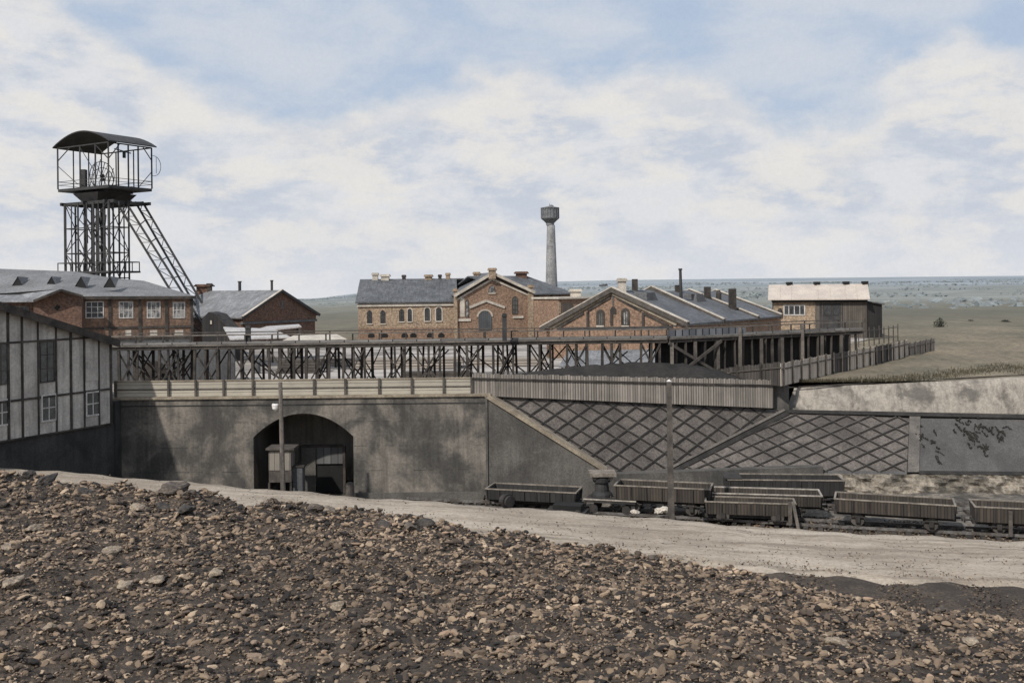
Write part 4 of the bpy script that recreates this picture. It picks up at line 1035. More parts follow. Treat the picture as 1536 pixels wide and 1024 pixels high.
# ================================================================ SHED WITH GABLE (left of centre)
EL = Vector((xat(365,110,475),110,0)); gd = Vector((.6,.8,0)); ax = Vector((-.8,.6,0)); SW=10.4; SL=14.5
se = pt(365,474,110).z; sa = EL+gd*SW/2; zap = pt(422,436.5,sa.y).z
sh = thing('gable_shed', 'brick shed with plain gable and pale grey roof, right of the winding tower', 'building', (sa.x,sa.y,PZ))
gwl = Wall((EL.x,EL.y),((EL+gd*SW).x,(EL+gd*SW).y))
zband = gwl.at(420,482)[1]
mb = MB(); gwl.rect(mb,0,SW,PZ,zband-0.15,-0.3,0); mb.build('gable_wall', M['brick_dark'], sh)
mb = MB(); gwl.poly(mb,[(-0.1,zband+0.1),(SW+.1,zband+0.1),(SW+.1,se),(SW/2,zap),(-0.1,se)],-0.3,0.06); mb.build('gable_wall', M['brick_dark'], sh)
mb = MB(); gwl.rect(mb,-0.2,SW+.2,zband-0.15,zband+0.1,-0.35,0.16); mb.build('band_course', M['steel_grey'], sh)
swl = Wall(((EL+ax*SL).x,(EL+ax*SL).y),(EL.x,EL.y))
mb = MB(); swl.rect(mb,0,swl.L,PZ,se,-0.3,-0.003); mb.build('side_wall', M['brick_dark'], sh)
mb = MB(); swl.rect(mb,0,swl.L,se-0.35,se-0.05,0.0,0.25); mb.build('eaves_board', M['trim'], sh)
def roof2(par, e0, e1, r0, r1, mat, th=0.16, name='roof'):
    mb = MB(); mb.prism([e0,e1,r1,r0],(0,0,-th)); return mb.build(name, mat, par)
o1 = gd*(-0.45)-up*0.2
rA = sa+up*(zap+0.12)-ax*0.35; rB = sa+ax*SL+up*(zap+0.12)
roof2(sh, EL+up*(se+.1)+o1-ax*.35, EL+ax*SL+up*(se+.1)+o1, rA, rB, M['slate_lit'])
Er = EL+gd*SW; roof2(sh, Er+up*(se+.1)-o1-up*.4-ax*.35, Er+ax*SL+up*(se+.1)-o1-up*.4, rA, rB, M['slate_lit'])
mb = MB(); k_=-ax*0.38; mb.beam(EL+up*(se)+o1+k_, rA-up*.08,0.12,0.3); mb.beam(Er+up*(se)-o1+k_-up*.4, rA-up*.08,0.12,0.3); mb.build('verge_board', M['steel'], sh)
mb = MB(); mb.beam(EL+up*(se+.18)+o1+k_, rA+up*.09,0.35,0.07); mb.build('verge_capping', M['trim'], sh)
u0,z1 = gwl.at(421,451); u1,z0 = gwl.at(425,462); window(gwl,sh,u0,u1,z0,z1,glass='glass_grey',frame='steel_grey',nx=1,nz=2,d=0.062)
for f,w_,hh,mt in ((0.10,0.28,1.15,'steel'),(0.50,0.35,1.1,'steel'),(0.90,0.5,1.0,'timber'),(0.97,1.5,0.9,'brick_dark')):
    c = sa+ax*SL*f; mb = MB(); 
    if w_<.4: mb.tube((c.x,c.y,zap-0.3),(c.x,c.y,zap+hh),w_/2,w_/2,10); mb.tube((c.x,c.y,zap+hh),(c.x,c.y,zap+hh+.12),w_*.7,w_*.7,10); mb.build('flue', M[mt], sh)
    else: chimney(sh,(c.x,c.y,zap),w_,hh,mt)
# small dark gabled outhouse in front of the shed
ow = Wall((xat(302,93,500),93),(xat(350,93,500),93))
oh = thing('outhouse', 'small dark outhouse with one lit pale window, at the foot of the back stays', 'outhouse', (ow.P(1.5,0).x,94.5,PZ))
A_,B_ = ow.at(303,505),ow.at(352,505); T_ = ow.at(313,468); T2_=ow.at(324,471)
mb = MB(); ow.poly(mb,[(A_[0],PZ),(B_[0],PZ),(B_[0],ow.at(350,503)[1]),(ow.at(333,478)[0],ow.at(333,480)[1]),(T2_[0],T2_[1]),(T_[0],T_[1]),(A_[0],ow.at(302,478)[1])],-3,0); mb.build('wall', M['bunker'], oh)
u0,z1=ow.at(314,479); u1,z0=ow.at(319,487); window(ow,oh,u0,u1,z0,z1,glass='trim',frame='timber',nx=1,nz=1,d=0.003)  # opaque pale pane: the lit look is only its colour
mb = MB(); a=ow.P(ow.at(325,474)[0],ow.at(325,474)[1]+.06,.2); b=ow.P(ow.at(352,503)[0],ow.at(352,503)[1]+.06,.2); mb.hexa([a,b,b+Vector((0,3.4,0)),a+Vector((0,3.4,0))],[v+up*.1 for v in (a,b,b+Vector((0,3.4,0)),a+Vector((0,3.4,0)))]); mb.build('roof', M['timber'], oh)
# pale canvas-like low roofs
def lowroof(name,pxs,Yf,Yb,lab,mt='pale_roof'):
    """mono pitch canopy on posts: front edge/back edge given by pixels at two depths"""
    f0,f1 = pt(*pxs[0],Yf),pt(*pxs[1],Yf); b1,b0 = pt(*pxs[2],Yb),pt(*pxs[3],Yb)
    t = thing(name,lab,'canopy',((f0.x+f1.x)/2,(Yf+Yb)/2,PZ)); mb = MB(); mb.prism([f0,f1,b1,b0],(0,0,-0.12)); mb.build('roof', M[mt], t)
    for p in (f0,f1,b0,b1):
        mb = MB(); q = p.lerp((f0+f1+b0+b1)/4,0.06); mb.beam(Vector((q.x,q.y,PZ)),Vector((q.x,q.y,q.z-0.1)),0.16); mb.build('post', M['timber'], t)
lowroof('canopy',[(345,508),(436,505),(410,493),(335,490)],84,90,'large pale canopy roof behind the trestle, below the gable shed')
lowroof('canopy',[(372,498),(452,489),(448,486),(400,489)],92,96,'narrow pale canopy roof just behind the large one, against the gable shed')
lowroof('canopy',[(420,512),(520,508),(505,501),(440,503)],80,84,'low grey-white canopy right of the large pale one, behind the trestle','trim')

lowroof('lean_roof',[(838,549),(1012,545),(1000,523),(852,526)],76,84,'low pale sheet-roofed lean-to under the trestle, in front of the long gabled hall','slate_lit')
# ================================================================ TAN BRICK HALL
mw = Wall((xat(537,125.2,460),125.2),(xat(686,126,460),126))
mh = thing('colliery_hall', 'long tan brick hall with gabled centre, arched door and slate roof', 'building', (mw.P(mw.L,0).x+4,130,PZ))
zme = mw.at(610,452)[1]
mb = MB(); mw.rect(mb,0,mw.L,PZ+1.6,zme,-0.35,0)
q = lambda u,z,d: mw.P(u,z,d)
mb.build('left_wall', M['brick_tan'], mh)
mb = MB(); mw.rect(mb,0,mw.L,PZ,PZ+1.597,-0.35,0.06); mb.build('lower_wall', M['brick_warm'], mh)
DP=13.5
sw_ = Wall((mw.P(0,0,-DP).x,mw.P(0,0,-DP).y),(mw.P(0,0,-.355).x,mw.P(0,0,-.355).y))
mb = MB(); zrg = zme+2.9
sw_.poly(mb,[(0,PZ),(sw_.L,PZ),(sw_.L,zme),(sw_.L/2,zrg),(0,zme)],-0.35,0); mb.build('end_wall', M['brick_tan'], mh)
mb = MB(); mw.rect(mb,-0.15,mw.L,zme-0.60,zme-0.28,0.003,0.2); mb.build('cornice', M['trim'], mh)
# roof left part (ridge between px 560 and behind gable)
eF0 = mw.P(-0.3,zme-0.02,0.4); eF1 = mw.P(mw.L,zme-0.02,0.4)
rg0 = mw.P(-0.3,zrg,-DP/2); rg1 = mw.P(mw.L+1,zrg,-DP/2)
roof2(mh, eF0, mw.P(mw.L+2,zme-.02,.4) if False else eF1, rg0, mw.P(mw.L,zrg,-DP/2), M['slate'])
eB0 = mw.P(-0.3,zme,-DP-0.4); eB1 = mw.P(mw.L+1,zme,-DP-0.4)
roof2(mh, eB0, eB1, rg0, rg1, M['slate'])
for px,w_,hh,mt in ((578,1.0,0.7,'trim'),(563,0.7,0.9,'trim'),(606,0.45,0.6,'timber'),(643,0.9,0.6,'brick_tan'),(660,0.4,0.6,'timber'),(672,0.55,0.8,'brick_tan'),(715,0.8,0.9,'brick_tan')):
    u = mw.at(px,450)[0]*1.0; 
    # ridge lies deeper: solve u on the ridge line for that pixel
    rr_ = Wall((mw.P(0,0,-DP/2).x,mw.P(0,0,-DP/2).y),(mw.P(10,0,-DP/2).x,mw.P(10,0,-DP/2).y)); u = rr_.at(px,425)[0]
    c = rr_.P(u,0); chimney(mh,(c.x,c.y,zrg-0.1),w_,hh,mt)
for (a_,b_,t_,bo) in ((550.5,558,465,485),(570.5,578,465,485),(598.5,606,463,482),(611.5,618,463,482),(637,645,461.5,481),(654,662.5,461,481)):
    u0,z1=mw.at(a_,t_); u1,z0=mw.at(b_,bo); window(mw,mh,u0,u1,z0,z1,arch=0.3,glass='glass',frame='timber',nx=2,nz=3,fw=0.05,sill='trim',surround='trim' if a_>600 else None,d=0.003)
for px in (557,577,607,620,645,662):
    u,z=mw.at(px,500); mb = MB(); mw.poly(mb,arch_pts(u-.4,u+.4,z-.5,z+.1,.25),0.062,0.09); mb.build('cellar_window', M['black'], mh)
# gabled centre block
cw = Wall((xat(685,125.0,450),125.0),(xat(797,126.8,450),126.8))
ca = cw.at(738,410); cl = cw.at(685,441); cr_ = cw.at(797,436)
mb = MB(); cw.poly(mb,[(0,PZ),(cw.L,PZ),(cw.L,cr_[1]),(ca[0],ca[1]),(0,cl[1])],-0.4,0); mb.build('gable_wall', M['brick_warm'], mh)
for u,s_ in ((0.0,-1),(cw.L,1)):
    w2 = Wall((cw.P(u,0,-.405).x,cw.P(u,0,-.405).y),(cw.P(u,0,-9).x,cw.P(u,0,-9).y)); mb = MB(); w2.rect(mb,0,w2.L,PZ,cl[1] if s_<0 else cr_[1],-0.15,0.15); mb.build('side_wall', M['brick_warm'], mh)
# gable roof running back
for sgn,(u,z) in ((-1,(0,cl[1])),(1,(cw.L,cr_[1]))):
    e0 = cw.P(u+sgn*0.4,z-0.1,0.45); e1_ = cw.P(u+sgn*0.4,z-0.1,-9); r0=cw.P(ca[0],ca[1]+.14,0.45); r1=cw.P(ca[0],ca[1]+.14,-9)
    roof2(mh,e0,e1_,r0,r1,M['slate'])
    mb = MB(); mb.beam(e0-up*.15+Vector((0,-.05,0)),r0-up*.1+Vector((0,-.05,0)),0.14,0.34); mb.build('verge', M['trim'], mh)
    mb = MB(); a=cw.P(u+sgn*0.05,z-0.75,0.06); b=cw.P(ca[0],ca[1]-.72,0.06); mb.beam(a,b,0.12,0.22); mb.build('raking_course', M['trim'], mh)
    mb = MB(); a=cw.P(u+sgn*0.05,z-0.42,0.06); b=cw.P(ca[0],ca[1]-.38,0.06); mb.beam(a,b,0.16,0.16); mb.build('raking_shadow', M['timber'], mh)  # dark bar modelled in place of shade under the verge
    a_,b_ = (cw.at(681,500)[0],cw.at(686,500)[0]) if sgn<0 else (cw.at(792,500)[0],cw.at(800,500)[0])
    mb = MB(); ztp = cw.at(740,432 if sgn>0 else 436)[1]; cw.rect(mb,a_,b_,PZ,ztp,0.003,0.3); cw.rect(mb,a_-.12,b_+.12,ztp,ztp+.2,-0.1,0.42); cw.rect(mb,a_+.0,b_-.0,ztp+.2,ztp+.38,0.0,0.3); mb.build('corner_pier', M['brick_tan'], mh)
c = cw.P(ca[0],0,0.2); chimney(mh,(c.x,c.y,ca[1]+.1),0.9,0.55,'brick_tan')
# door and its hood mould
u0,z1=cw.at(717.5,466); u1,z0=cw.at(737.5,500); mb = MB(); cw.poly(mb,arch_pts(u0,u1,PZ+1.2,z1,0.75),0.003,0.07); dd=mb.build('door', boards('grey_green_door',(0.09,0.10,0.105),(0.065,0.072,0.078),0.25,False,0.06), mh)
mb = MB(); f_=lambda a,r:((u0+u1)/2+((u1-u0)/2+r)*math.cos(math.pi*a), z1-.75+(.75+r)*math.sin(math.pi*a))
for i in range(10): cw.poly(mb,[f_(i/10,.01),f_(i/10,.2),f_((i+1)/10,.2),f_((i+1)/10,.01)],0.003,0.1)
mb.build('door_surround', M['trim'], mh)
for p,q_ in (((704,461),(729,451)),((729,451),(757,461))):
    a=cw.P(*cw.at(*p),0.08); b=cw.P(*cw.at(*q_),0.08); mb=MB(); mb.beam(a,b,0.16,0.3); mb.build('hood_mould', M['trim'], mh)
def cwin(a_,b_,t_,bo,**k):
    u0,z1=cw.at(a_,t_); u1,z0=cw.at(b_,bo); window(cw,mh,u0,u1,z0,z1,d=0.003,**k)
cwin(733,742.5,428,439,arch=.35,glass='glass_pale',frame='timber',nx=1,nz=1,sill='trim')
cwin(698,703.5,449,476,arch=.3,glass='glass_pale',frame='timber',nx=1,nz=3); cwin(768,777,444,471,arch=.35,glass='glass_grey',frame='timber',nx=2,nz=4)
for a_,b_,t_,bo in ((684,706,478,481.5),(769,785,474,477)):
    u0,z1=cw.at(a_,t_); u1,z0=cw.at(b_,bo); mb=MB(); cw.rect(mb,u0,u1,z0,z1,0.003,0.14); mb.build('sill_band', M['trim'], mh)
u0,z1=cw.at(690,447); u1,z0=cw.at(697,475); mb=MB(); cw.rect(mb,u0,u1,z0,z1,0.003,0.05); mb.build('plaster_panel', M['trim'], mh)
# right wing
rwl = Wall((cw.P(cw.L+0.1,0,-1.2).x,cw.P(0,0,0).y+3.0),(xat(856,130.5,460),131.5))
zre = rwl.at(830,440)[1]
mb = MB(); rwl.rect(mb,0,rwl.L,PZ,zre,-0.35,0); mb.build('right_wall', M['brick_warm'], mh)
w3 = Wall((rwl.P(rwl.L,0,-.355).x,rwl.P(rwl.L,0,-.355).y),(rwl.P(rwl.L,0,-11).x,rwl.P(rwl.L,0,-11).y)); mb=MB(); w3.rect(mb,0,w3.L,PZ,zre,-.3,0); mb.build('end_wall', M['brick_warm'], mh)
RW=[rwl.P(-.3,zre-.02,.4),rwl.P(rwl.L+.5,zre-.02,.4),rwl.P(rwl.L-3.2,zrg+.25,-5.5),rwl.P(-6,zrg+.25,-5.5),rwl.P(rwl.L+.5,zre-.02,-11.5),rwl.P(-6,zre-.02,-11.5)]
mb = MB(); mb.prism([RW[0],RW[1],RW[2],RW[3]],(0,0,-.15)); mb.prism([RW[1],RW[4],RW[2]],(0,0,-.15)); mb.prism([RW[4],RW[5],RW[3],RW[2]],(0,0,-.15)); mb.build('roof', M['slate'], mh)
c=rwl.P(rwl.L-4,0,-5.5); chimney(mh,(c.x,c.y,zrg+.25),1.5,0.55,'brick_dark')
for a_,b_,t_,bo in ((807,819,449,471),(830,836,449,471)):
    u0,z1=rwl.at(a_,t_); u1,z0=rwl.at(b_,bo); window(rwl,mh,u0,u1,z0,z1,glass='glass_pale',frame='timber',nx=3,nz=2,d=0.003,arch=.2)
for px in (806.5,827,840):
    u,_=rwl.at(px,470); mb=MB(); rwl.rect(mb,u-.12,u+.12,PZ,zre-.1,.003,.12); mb.build('timber_post', M['timber'], mh)
# low annexe right of it
an = thing('brick_annexe','low brick annexe with pale flat roof between the tan hall and the long gabled hall','building',(xat(866,118,480),118,PZ))
aw = Wall((xat(838,116,480),116),(xat(893,119,480),119)); za=aw.at(862,448)[1]
mb=MB(); aw.rect(mb,0,aw.L,PZ,za,-5,0); mb.build('wall', M['brick_warm'], an)
mb=MB(); aw.rect(mb,-.2,aw.L+.2,za,za+.2,-5.2,.25); mb.build('roof', M['trim'], an)
u0,z1=aw.at(843,455); u1,z0=aw.at(858,474); mb=MB(); aw.rect(mb,u0,u1,z0,z1,.003,.1); mb.build('shutter', M['wood_dark_house'], an)
u0,z1=aw.at(833,452); u1,z0=aw.at(841,470); mb=MB(); aw.rect(mb,max(u0,0),u1,z0,z1,.003,.06); mb.build('plaster_panel', M['brick_tan'], an)
c=aw.P(4,0,-2); chimney(an,(c.x,c.y,za),1.2,1.1,'trim')

# ================================================================ LONG GABLED HALL (right of centre)
HY_ = 85.0
hz = pt(1025,483,HY_); axd = Vector((.567,.824,0)).normalized(); gdd = Vector((-axd.y,axd.x,0))
E1 = Vector((hz.x,hz.y,0)); zeR = hz.z; HWd = 13.8
gwl2 = Wall(((E1+gdd*HWd).x,(E1+gdd*HWd).y),(E1.x,E1.y))
zeL = gwl2.at(823,491)[1]; uap,zap2 = gwl2.at(920,431)
lh = thing('gabled_hall','long brick hall with decorated front gable and stepped parapets across its grey roof','building',(E1.x-3,E1.y+8,PZ))
mb=MB(); gwl2.poly(mb,[(0,PZ),(HWd,PZ),(HWd,zeR-.1),(uap,zap2-.15),(0,zeL-.1)],-0.4,0); mb.build('gable_wall', M['brick_warm'], lh)
HLn=24.0
sR = Wall((E1.x,E1.y),((E1+axd*HLn).x,(E1+axd*HLn).y))
mb=MB(); sR.rect(mb,0.003,HLn,PZ,zeR-.15,-.35,-.003); mb.build('side_wall', M['brick_warm'], lh)
L0 = E1+gdd*HWd; apx = Vector(gwl2.P(uap,0)); 
sLw = Wall(((L0+axd*HLn).x,(L0+axd*HLn).y),(L0.x,L0.y)); mb=MB(); sLw.rect(mb,0,HLn,PZ,zeL-.15,-.35,-.003); mb.build('side_wall', M['brick_warm'], lh)
ts=[0,7.6,16.2,22.8]; zap_l=[zap2,zap2-0.0,zap2-0.35,zap2-0.45]
for i in range(3):
    t0,t1 = ts[i],ts[i+1]; dz=-0.28-0.12*i
    a=E1+axd*t0+gdd*-.5; b=E1+axd*t1+gdd*-.5; ra=apx+axd*t0; rb=apx+axd*t1
    roof2(lh,a+up*(zeR-.15),b+up*(zeR-.15),ra+up*(zap2+dz),rb+up*(zap2+dz),M['slate'])
    a=L0+axd*t0+gdd*.5; b=L0+axd*t1+gdd*.5
    roof2(lh,b+up*(zeL-.15),a+up*(zeL-.15),rb+up*(zap2+dz),ra+up*(zap2+dz),M['slate'])
for i,t_ in enumerate(ts):
    h_=0.24; w0=axd*0.24
    Rr=E1+axd*t_-gdd*.55; Ll=L0+axd*t_+gdd*.55; Ap=apx+axd*t_; zz=zap_l[i]+(0.05 if i else 0)
    for X_,ze_ in ((Rr,zeR),(Ll,zeL)):
        mb=MB(); a=X_-w0*(1.6 if i==0 else .8); b=Ap-w0*(1.6 if i==0 else .8)
        mb.hexa([a+up*(ze_-.42),a+w0*2+up*(ze_-.42),b+w0*2+up*(zz-.42),b+up*(zz-.42)],[a+up*(ze_+.0),a+w0*2+up*(ze_+.0),b+w0*2+up*(zz+.0),b+up*(zz+.0)]); mb.build('parapet', M['timber_mid'], lh)
        mb=MB(); k_=-w0*.12
        mb.hexa([a+k_+up*(ze_+.003),a+w0*1.7+up*(ze_+.003),b+w0*1.7+up*(zz+.003),b+k_+up*(zz+.003)],[a+k_+up*(ze_+.09),a+w0*1.7+up*(ze_+.09),b+w0*1.7+up*(zz+.09),b+k_+up*(zz+.09)]); mb.build('parapet_coping', M['trim'], lh)
# front gable decoration, with dark bars modelled as overhang shade
nrm = Vector((gwl2.n.x,gwl2.n.y,0))
def rake(p,q_,w_,hh,mt,name,d):
    mb=MB(); a=gwl2.P(*gwl2.at(*p),d); b=gwl2.P(*gwl2.at(*q_),d); mb.beam(a,b,w_,hh); mb.build(name, M[mt], lh)
rake((826,491),(918,439),.14,.34,'coping','raking_course',.09); rake((918,439),(1016,486),.14,.34,'coping','raking_course',.09)
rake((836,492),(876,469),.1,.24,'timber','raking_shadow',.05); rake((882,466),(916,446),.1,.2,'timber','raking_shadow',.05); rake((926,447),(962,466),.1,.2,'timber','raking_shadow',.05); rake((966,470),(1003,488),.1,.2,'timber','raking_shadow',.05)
rake((836,493),(1010,491),.12,.16,'steel','string_course',.08)
for px0,px1,t_ in ((880.5,884,468),(963.5,967,468)):
    u0,z1=gwl2.at(px0,t_); u1,_=gwl2.at(px1,t_); mb=MB(); gwl2.rect(mb,u0,u1,gwl2.at(px0,493)[1],z1,.003,.12); mb.build('pilaster', M['timber'], lh)
for a_,b_,t_,bo,g_ in ((896.5,905.5,466,488,'glass_grey'),(934,943,464,488,'glass_pale')):
    u0,z1=gwl2.at(a_,t_); u1,z0=gwl2.at(b_,bo); window(gwl2,lh,u0,u1,z0,z1,arch=.3,glass=g_,frame='timber',nx=2,nz=1,fw=.1,surround='timber',sill='trim',d=.003)
u0,z1=gwl2.at(915.5,459); u1,z0=gwl2.at(925,488); mb=MB(); gwl2.poly(mb,arch_pts(u0,u1,z0+1.0,z1,.35),.003,.06); gwl2.rect(mb,u0,u0+.28,z0,z0+1.0,.003,.06); mb.build('niche', M['timber'], lh)
u0,z1=gwl2.at(918.5,440); mb=MB(); gwl2.rect(mb,u0,u0+.14,gwl2.at(918,458)[1],z1-.1,.003,.05); mb.build('finial_strip', M['steel_grey'], lh)
# ridge turret boards on apex
mb=MB(); a=apx-nrm*.2; mb.beam(a-axd*.4-gdd*-.6+up*(zap2+.22), a-axd*.4+gdd*1.2+up*(zap2+.16),.5,.16); mb.build('apex_cap', M['steel_grey'], lh)
# chimneys and stacks on the roof, measured by pixel on the slope
def on_roof(px,py,f):    # f 0 ridge..1 eave ; returns point on right slope for a pixel column
    best=None
    for k in range(0,240):
        t_=k*0.1; a=apx+axd*t_+up*(zap2-.3); b=E1+axd*t_+up*(zeR-.1); p=a.lerp(b,f)
        dxp=abs(p.x/p.y-uv_ray(px,py)[0])
        if best is None or dxp<best[0]: best=(dxp,p)
    return best[1]
for px,pb,ptop,w_,f,mt in ((933,434,417.5,.7,0.0,'trim'),(952,430,418.5,.5,.0,'timber'),(1016,444,427.5,.45,.05,'timber'),(1061,453,430,.6,.3,'timber'),(1078,460,435,.55,.4,'steel'),(1099,474,433,.65,.72,'timber')):
    p=on_roof(px,pb,f); hh=pt(px,ptop,p.y).z-p.z; mb=MB()
    if mt=='steel': mb.tube(p-up*.5,p+up*(hh-.3),w_/2,w_/2,12); mb.tube(p+up*(hh-.3),p+up*hh,w_/2,w_/4,12); mb.build('flue', M['timber'], lh)
    else: chimney(lh,(p.x,p.y,p.z),w_,hh,mt,cap=(mt=='trim'))
p=on_roof(1021.5,455,.35); mb=MB(); zt_=pt(1021.5,405,p.y).z; mb.tube(p-up*.5,Vector((p.x-.05,p.y,zt_)),.17,.13,10); mb.tube(Vector((p.x-.05,p.y,zt_)),Vector((p.x-.05,p.y,zt_+.15)),.19,.19,10); mb.build('iron_stack', M['steel'], lh)
for px,py,f in ((966,447,.22),(1040,455,.3)):
    p=on_roof(px,py,f); mb=MB(); a=[p+v for v in (axd*-1.1-gdd*.9,axd*1.1-gdd*.9,axd*1.1+gdd*.7,axd*-1.1+gdd*.7)]; mb.hexa([v-up*.4 for v in a],[v.lerp(p,.25)+up*.42 for v in a]); mb.build('roof_light', M['felt_dark'], lh)

# ================================================================ HOUSE WITH PALE TIN ROOF (right)
nw = Wall((xat(1160,122.5,460),122.5),(xat(1300,119.5,460),119.5))
zn = nw.at(1230,448)[1]
nh = thing('tin_roofed_house','house with bright cream tin roof, brick left half and dark boarded right half','house',(nw.P(nw.L/2,0).x,124,PZ))
us = nw.at(1223,460)[0]
mb=MB(); nw.rect(mb,0,us,PZ,zn,-.3,0); mb.build('brick_wall', M['brick_tan'], nh)
mb=MB(); nw.rect(mb,us+.003,nw.L,PZ,zn,-.3,0); mb.build('board_wall', M['wood_dark_house'], nh)
for u in (0,nw.L):
    w2=Wall((nw.P(u,0,-.3).x,nw.P(u,0,-.3).y),(nw.P(u,0,-7).x,nw.P(u,0,-7).y)); mb=MB(); w2.poly(mb,[(0,PZ),(w2.L,PZ),(w2.L,zn),(w2.L/2-.1,zn+1.7),(0,zn)],-.12,.12); mb.build('end_wall', M['wood_dark_house'], nh)
mb=MB(); nw.rect(mb,-.2,nw.L+.1,zn-.38,zn-.02,.003,.5); mb.build('eaves_board', M['black'], nh)
u0=nw.at(1152,447)[0]; a=[nw.P(u0,zn-.02,.75),nw.P(nw.L+.35,zn-.02,.75),nw.P(nw.L+.35,zn+1.75,-3.5),nw.P(u0,zn+1.75,-3.5)]
mb=MB(); mb.prism(a,(0,0,-.12)); mb.prism([a[3],a[2],nw.P(nw.L+.35,zn-.02,-7.7),nw.P(u0,zn-.02,-7.7)],(0,0,-.12)); nr_=mb.build('roof', M['tin'], nh)
for f in (.235,.5,.77,.12,.62,.88):
    mb=MB(); p=a[0].lerp(a[1],f)+up*.02; q_=a[3].lerp(a[2],f)+up*.02; mb.beam(p,q_,.06,.05); mb.build('roof_seam', M['tin'], nh)
for px in (1184,1226,1270,1298):
    p=a[3].lerp(a[2],(px-1152)/150.); mb=MB(); mb.box(p.x-.35,p.x+.35,p.y-.25,p.y+.35,p.z-.3,p.z+.32); mb.build('ridge_vent', M['black'], nh)
u0,z1=nw.at(1175,457); u1,z0=nw.at(1208,473); window(nw,nh,u0,u1,z0,z1,glass='glass',frame='white',nx=4,nz=1,fw=.14,d=.003)
for a_,b_ in ((1235.5,1247),(1249,1260)):
    u0,z1=nw.at(a_,456); u1,z0=nw.at(b_,473); window(nw,nh,u0,u1,z0,z1,glass='glass',frame='timber',nx=1,nz=1,fw=.06,d=.003)
u0,z1=nw.at(1229,455); u1,_=nw.at(1264,455); mb=MB(); nw.rect(mb,u0,u1,PZ+.3,z1,.0005,.0025); mb.build('dark_panel', M['steel'], nh)
for px in (1223,1233.5,1262,1297):
    u,_=nw.at(px,460); mb=MB(); nw.rect(mb,u-.06,u+.06,PZ,zn-.4,.003,.07); mb.build('corner_board', M['timber_pale' if px==1223 else 'timber_mid'], nh)
u,z=nw.at(1170,468); mb=MB(); mb.lathe(nw.P(u,z-.6,.2),[(.12,0),(.25,.2),(.28,.8),(.15,1.1)],10); mb.build('wall_lamp', M['timber'], nh)
lt=Wall((nw.P(nw.L+.15,0,-.5).x,nw.P(nw.L+.15,0,-.5).y),(xat(1323,120.5,460),120.5)); zl0=lt.at(1300,453)[1]; zl1=lt.at(1322,457)[1]
ls = thing('lean_to','black boarded lean-to shed against the right end of the tin-roofed house','shed',(lt.P(1,0).x,125,PZ))
mb=MB(); lt.poly(mb,[(0,PZ),(lt.L,PZ),(lt.L,zl1),(0,zl0)],-4,0); mb.build('wall', M['bunker'], ls)
mb=MB(); lt.poly(mb,[(-.0,zl0+.003),(lt.L+.2,zl1+.003),(lt.L+.2,zl1+.12),(0,zl0+.12)],-4.2,.25); mb.build('roof', M['felt_dark'], ls)
# tall picket fence beside it
pa,pb_=onz(1288,521,PZ),onz(1347,512,PZ)
pfn = thing('picket_fence','open fence of tall thin dark pickets right of the tin-roofed house','fence',(pa+pb_)/2)
n=9
for i in range(n):
    p=pa.lerp(pb_,i/(n-1)); mb=MB(); mb.beam(p-up*.1,p+up*(1.9+random.uniform(-.1,.1)),.09); mb.build('picket', M['timber_mid'], pfn)
for zz in (.6,1.6):
    mb=MB(); mb.beam(pa+up*zz,pb_+up*zz,.06); mb.build('rail', M['timber_mid'], pfn)

# ================================================================ WATER TOWER
wt = pt(826,425,300); b_ = thing('water_tower','slender masonry water tower with a wide round tank on top, far behind the halls','water tower',(wt.x,300,PZ-1))
def zt(py): return pt(823,py,300).z
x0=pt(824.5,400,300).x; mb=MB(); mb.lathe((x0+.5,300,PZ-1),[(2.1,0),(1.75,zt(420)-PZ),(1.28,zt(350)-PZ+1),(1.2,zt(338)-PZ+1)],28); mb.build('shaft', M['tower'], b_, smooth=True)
x1=pt(824,320,300).x
prof=[(1.25,zt(338)),(1.2,zt(335)),(2.0,zt(331)),(2.5,zt(329)),(2.75,zt(327.5)),(2.6,zt(327)),(2.6,zt(313)),(2.8,zt(312.8)),(2.8,zt(311.6)),(2.1,zt(311)),(0.4,zt(309.2))]
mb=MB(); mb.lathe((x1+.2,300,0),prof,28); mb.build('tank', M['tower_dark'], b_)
mb=MB(); mb.lathe((x1+.6,300,zt(311)),[(.7,0),(.7,.5),(.1,.8)],12); mb.lathe((x1+.1,300,zt(311)),[(.08,0),(.08,1.1)],6); mb.build('roof_hatch', M['tower_dark'], b_)
mb=MB(); 
for i in range(20):
    a=2*math.pi*i/20; mb.beam((x1+.2+2.72*math.cos(a),300+2.72*math.sin(a),zt(327.4)),(x1+.2+2.72*math.cos(a),300+2.72*math.sin(a),zt(312.8)),.12)
mb.build('tank_ribs', M['tower_dark'], b_)

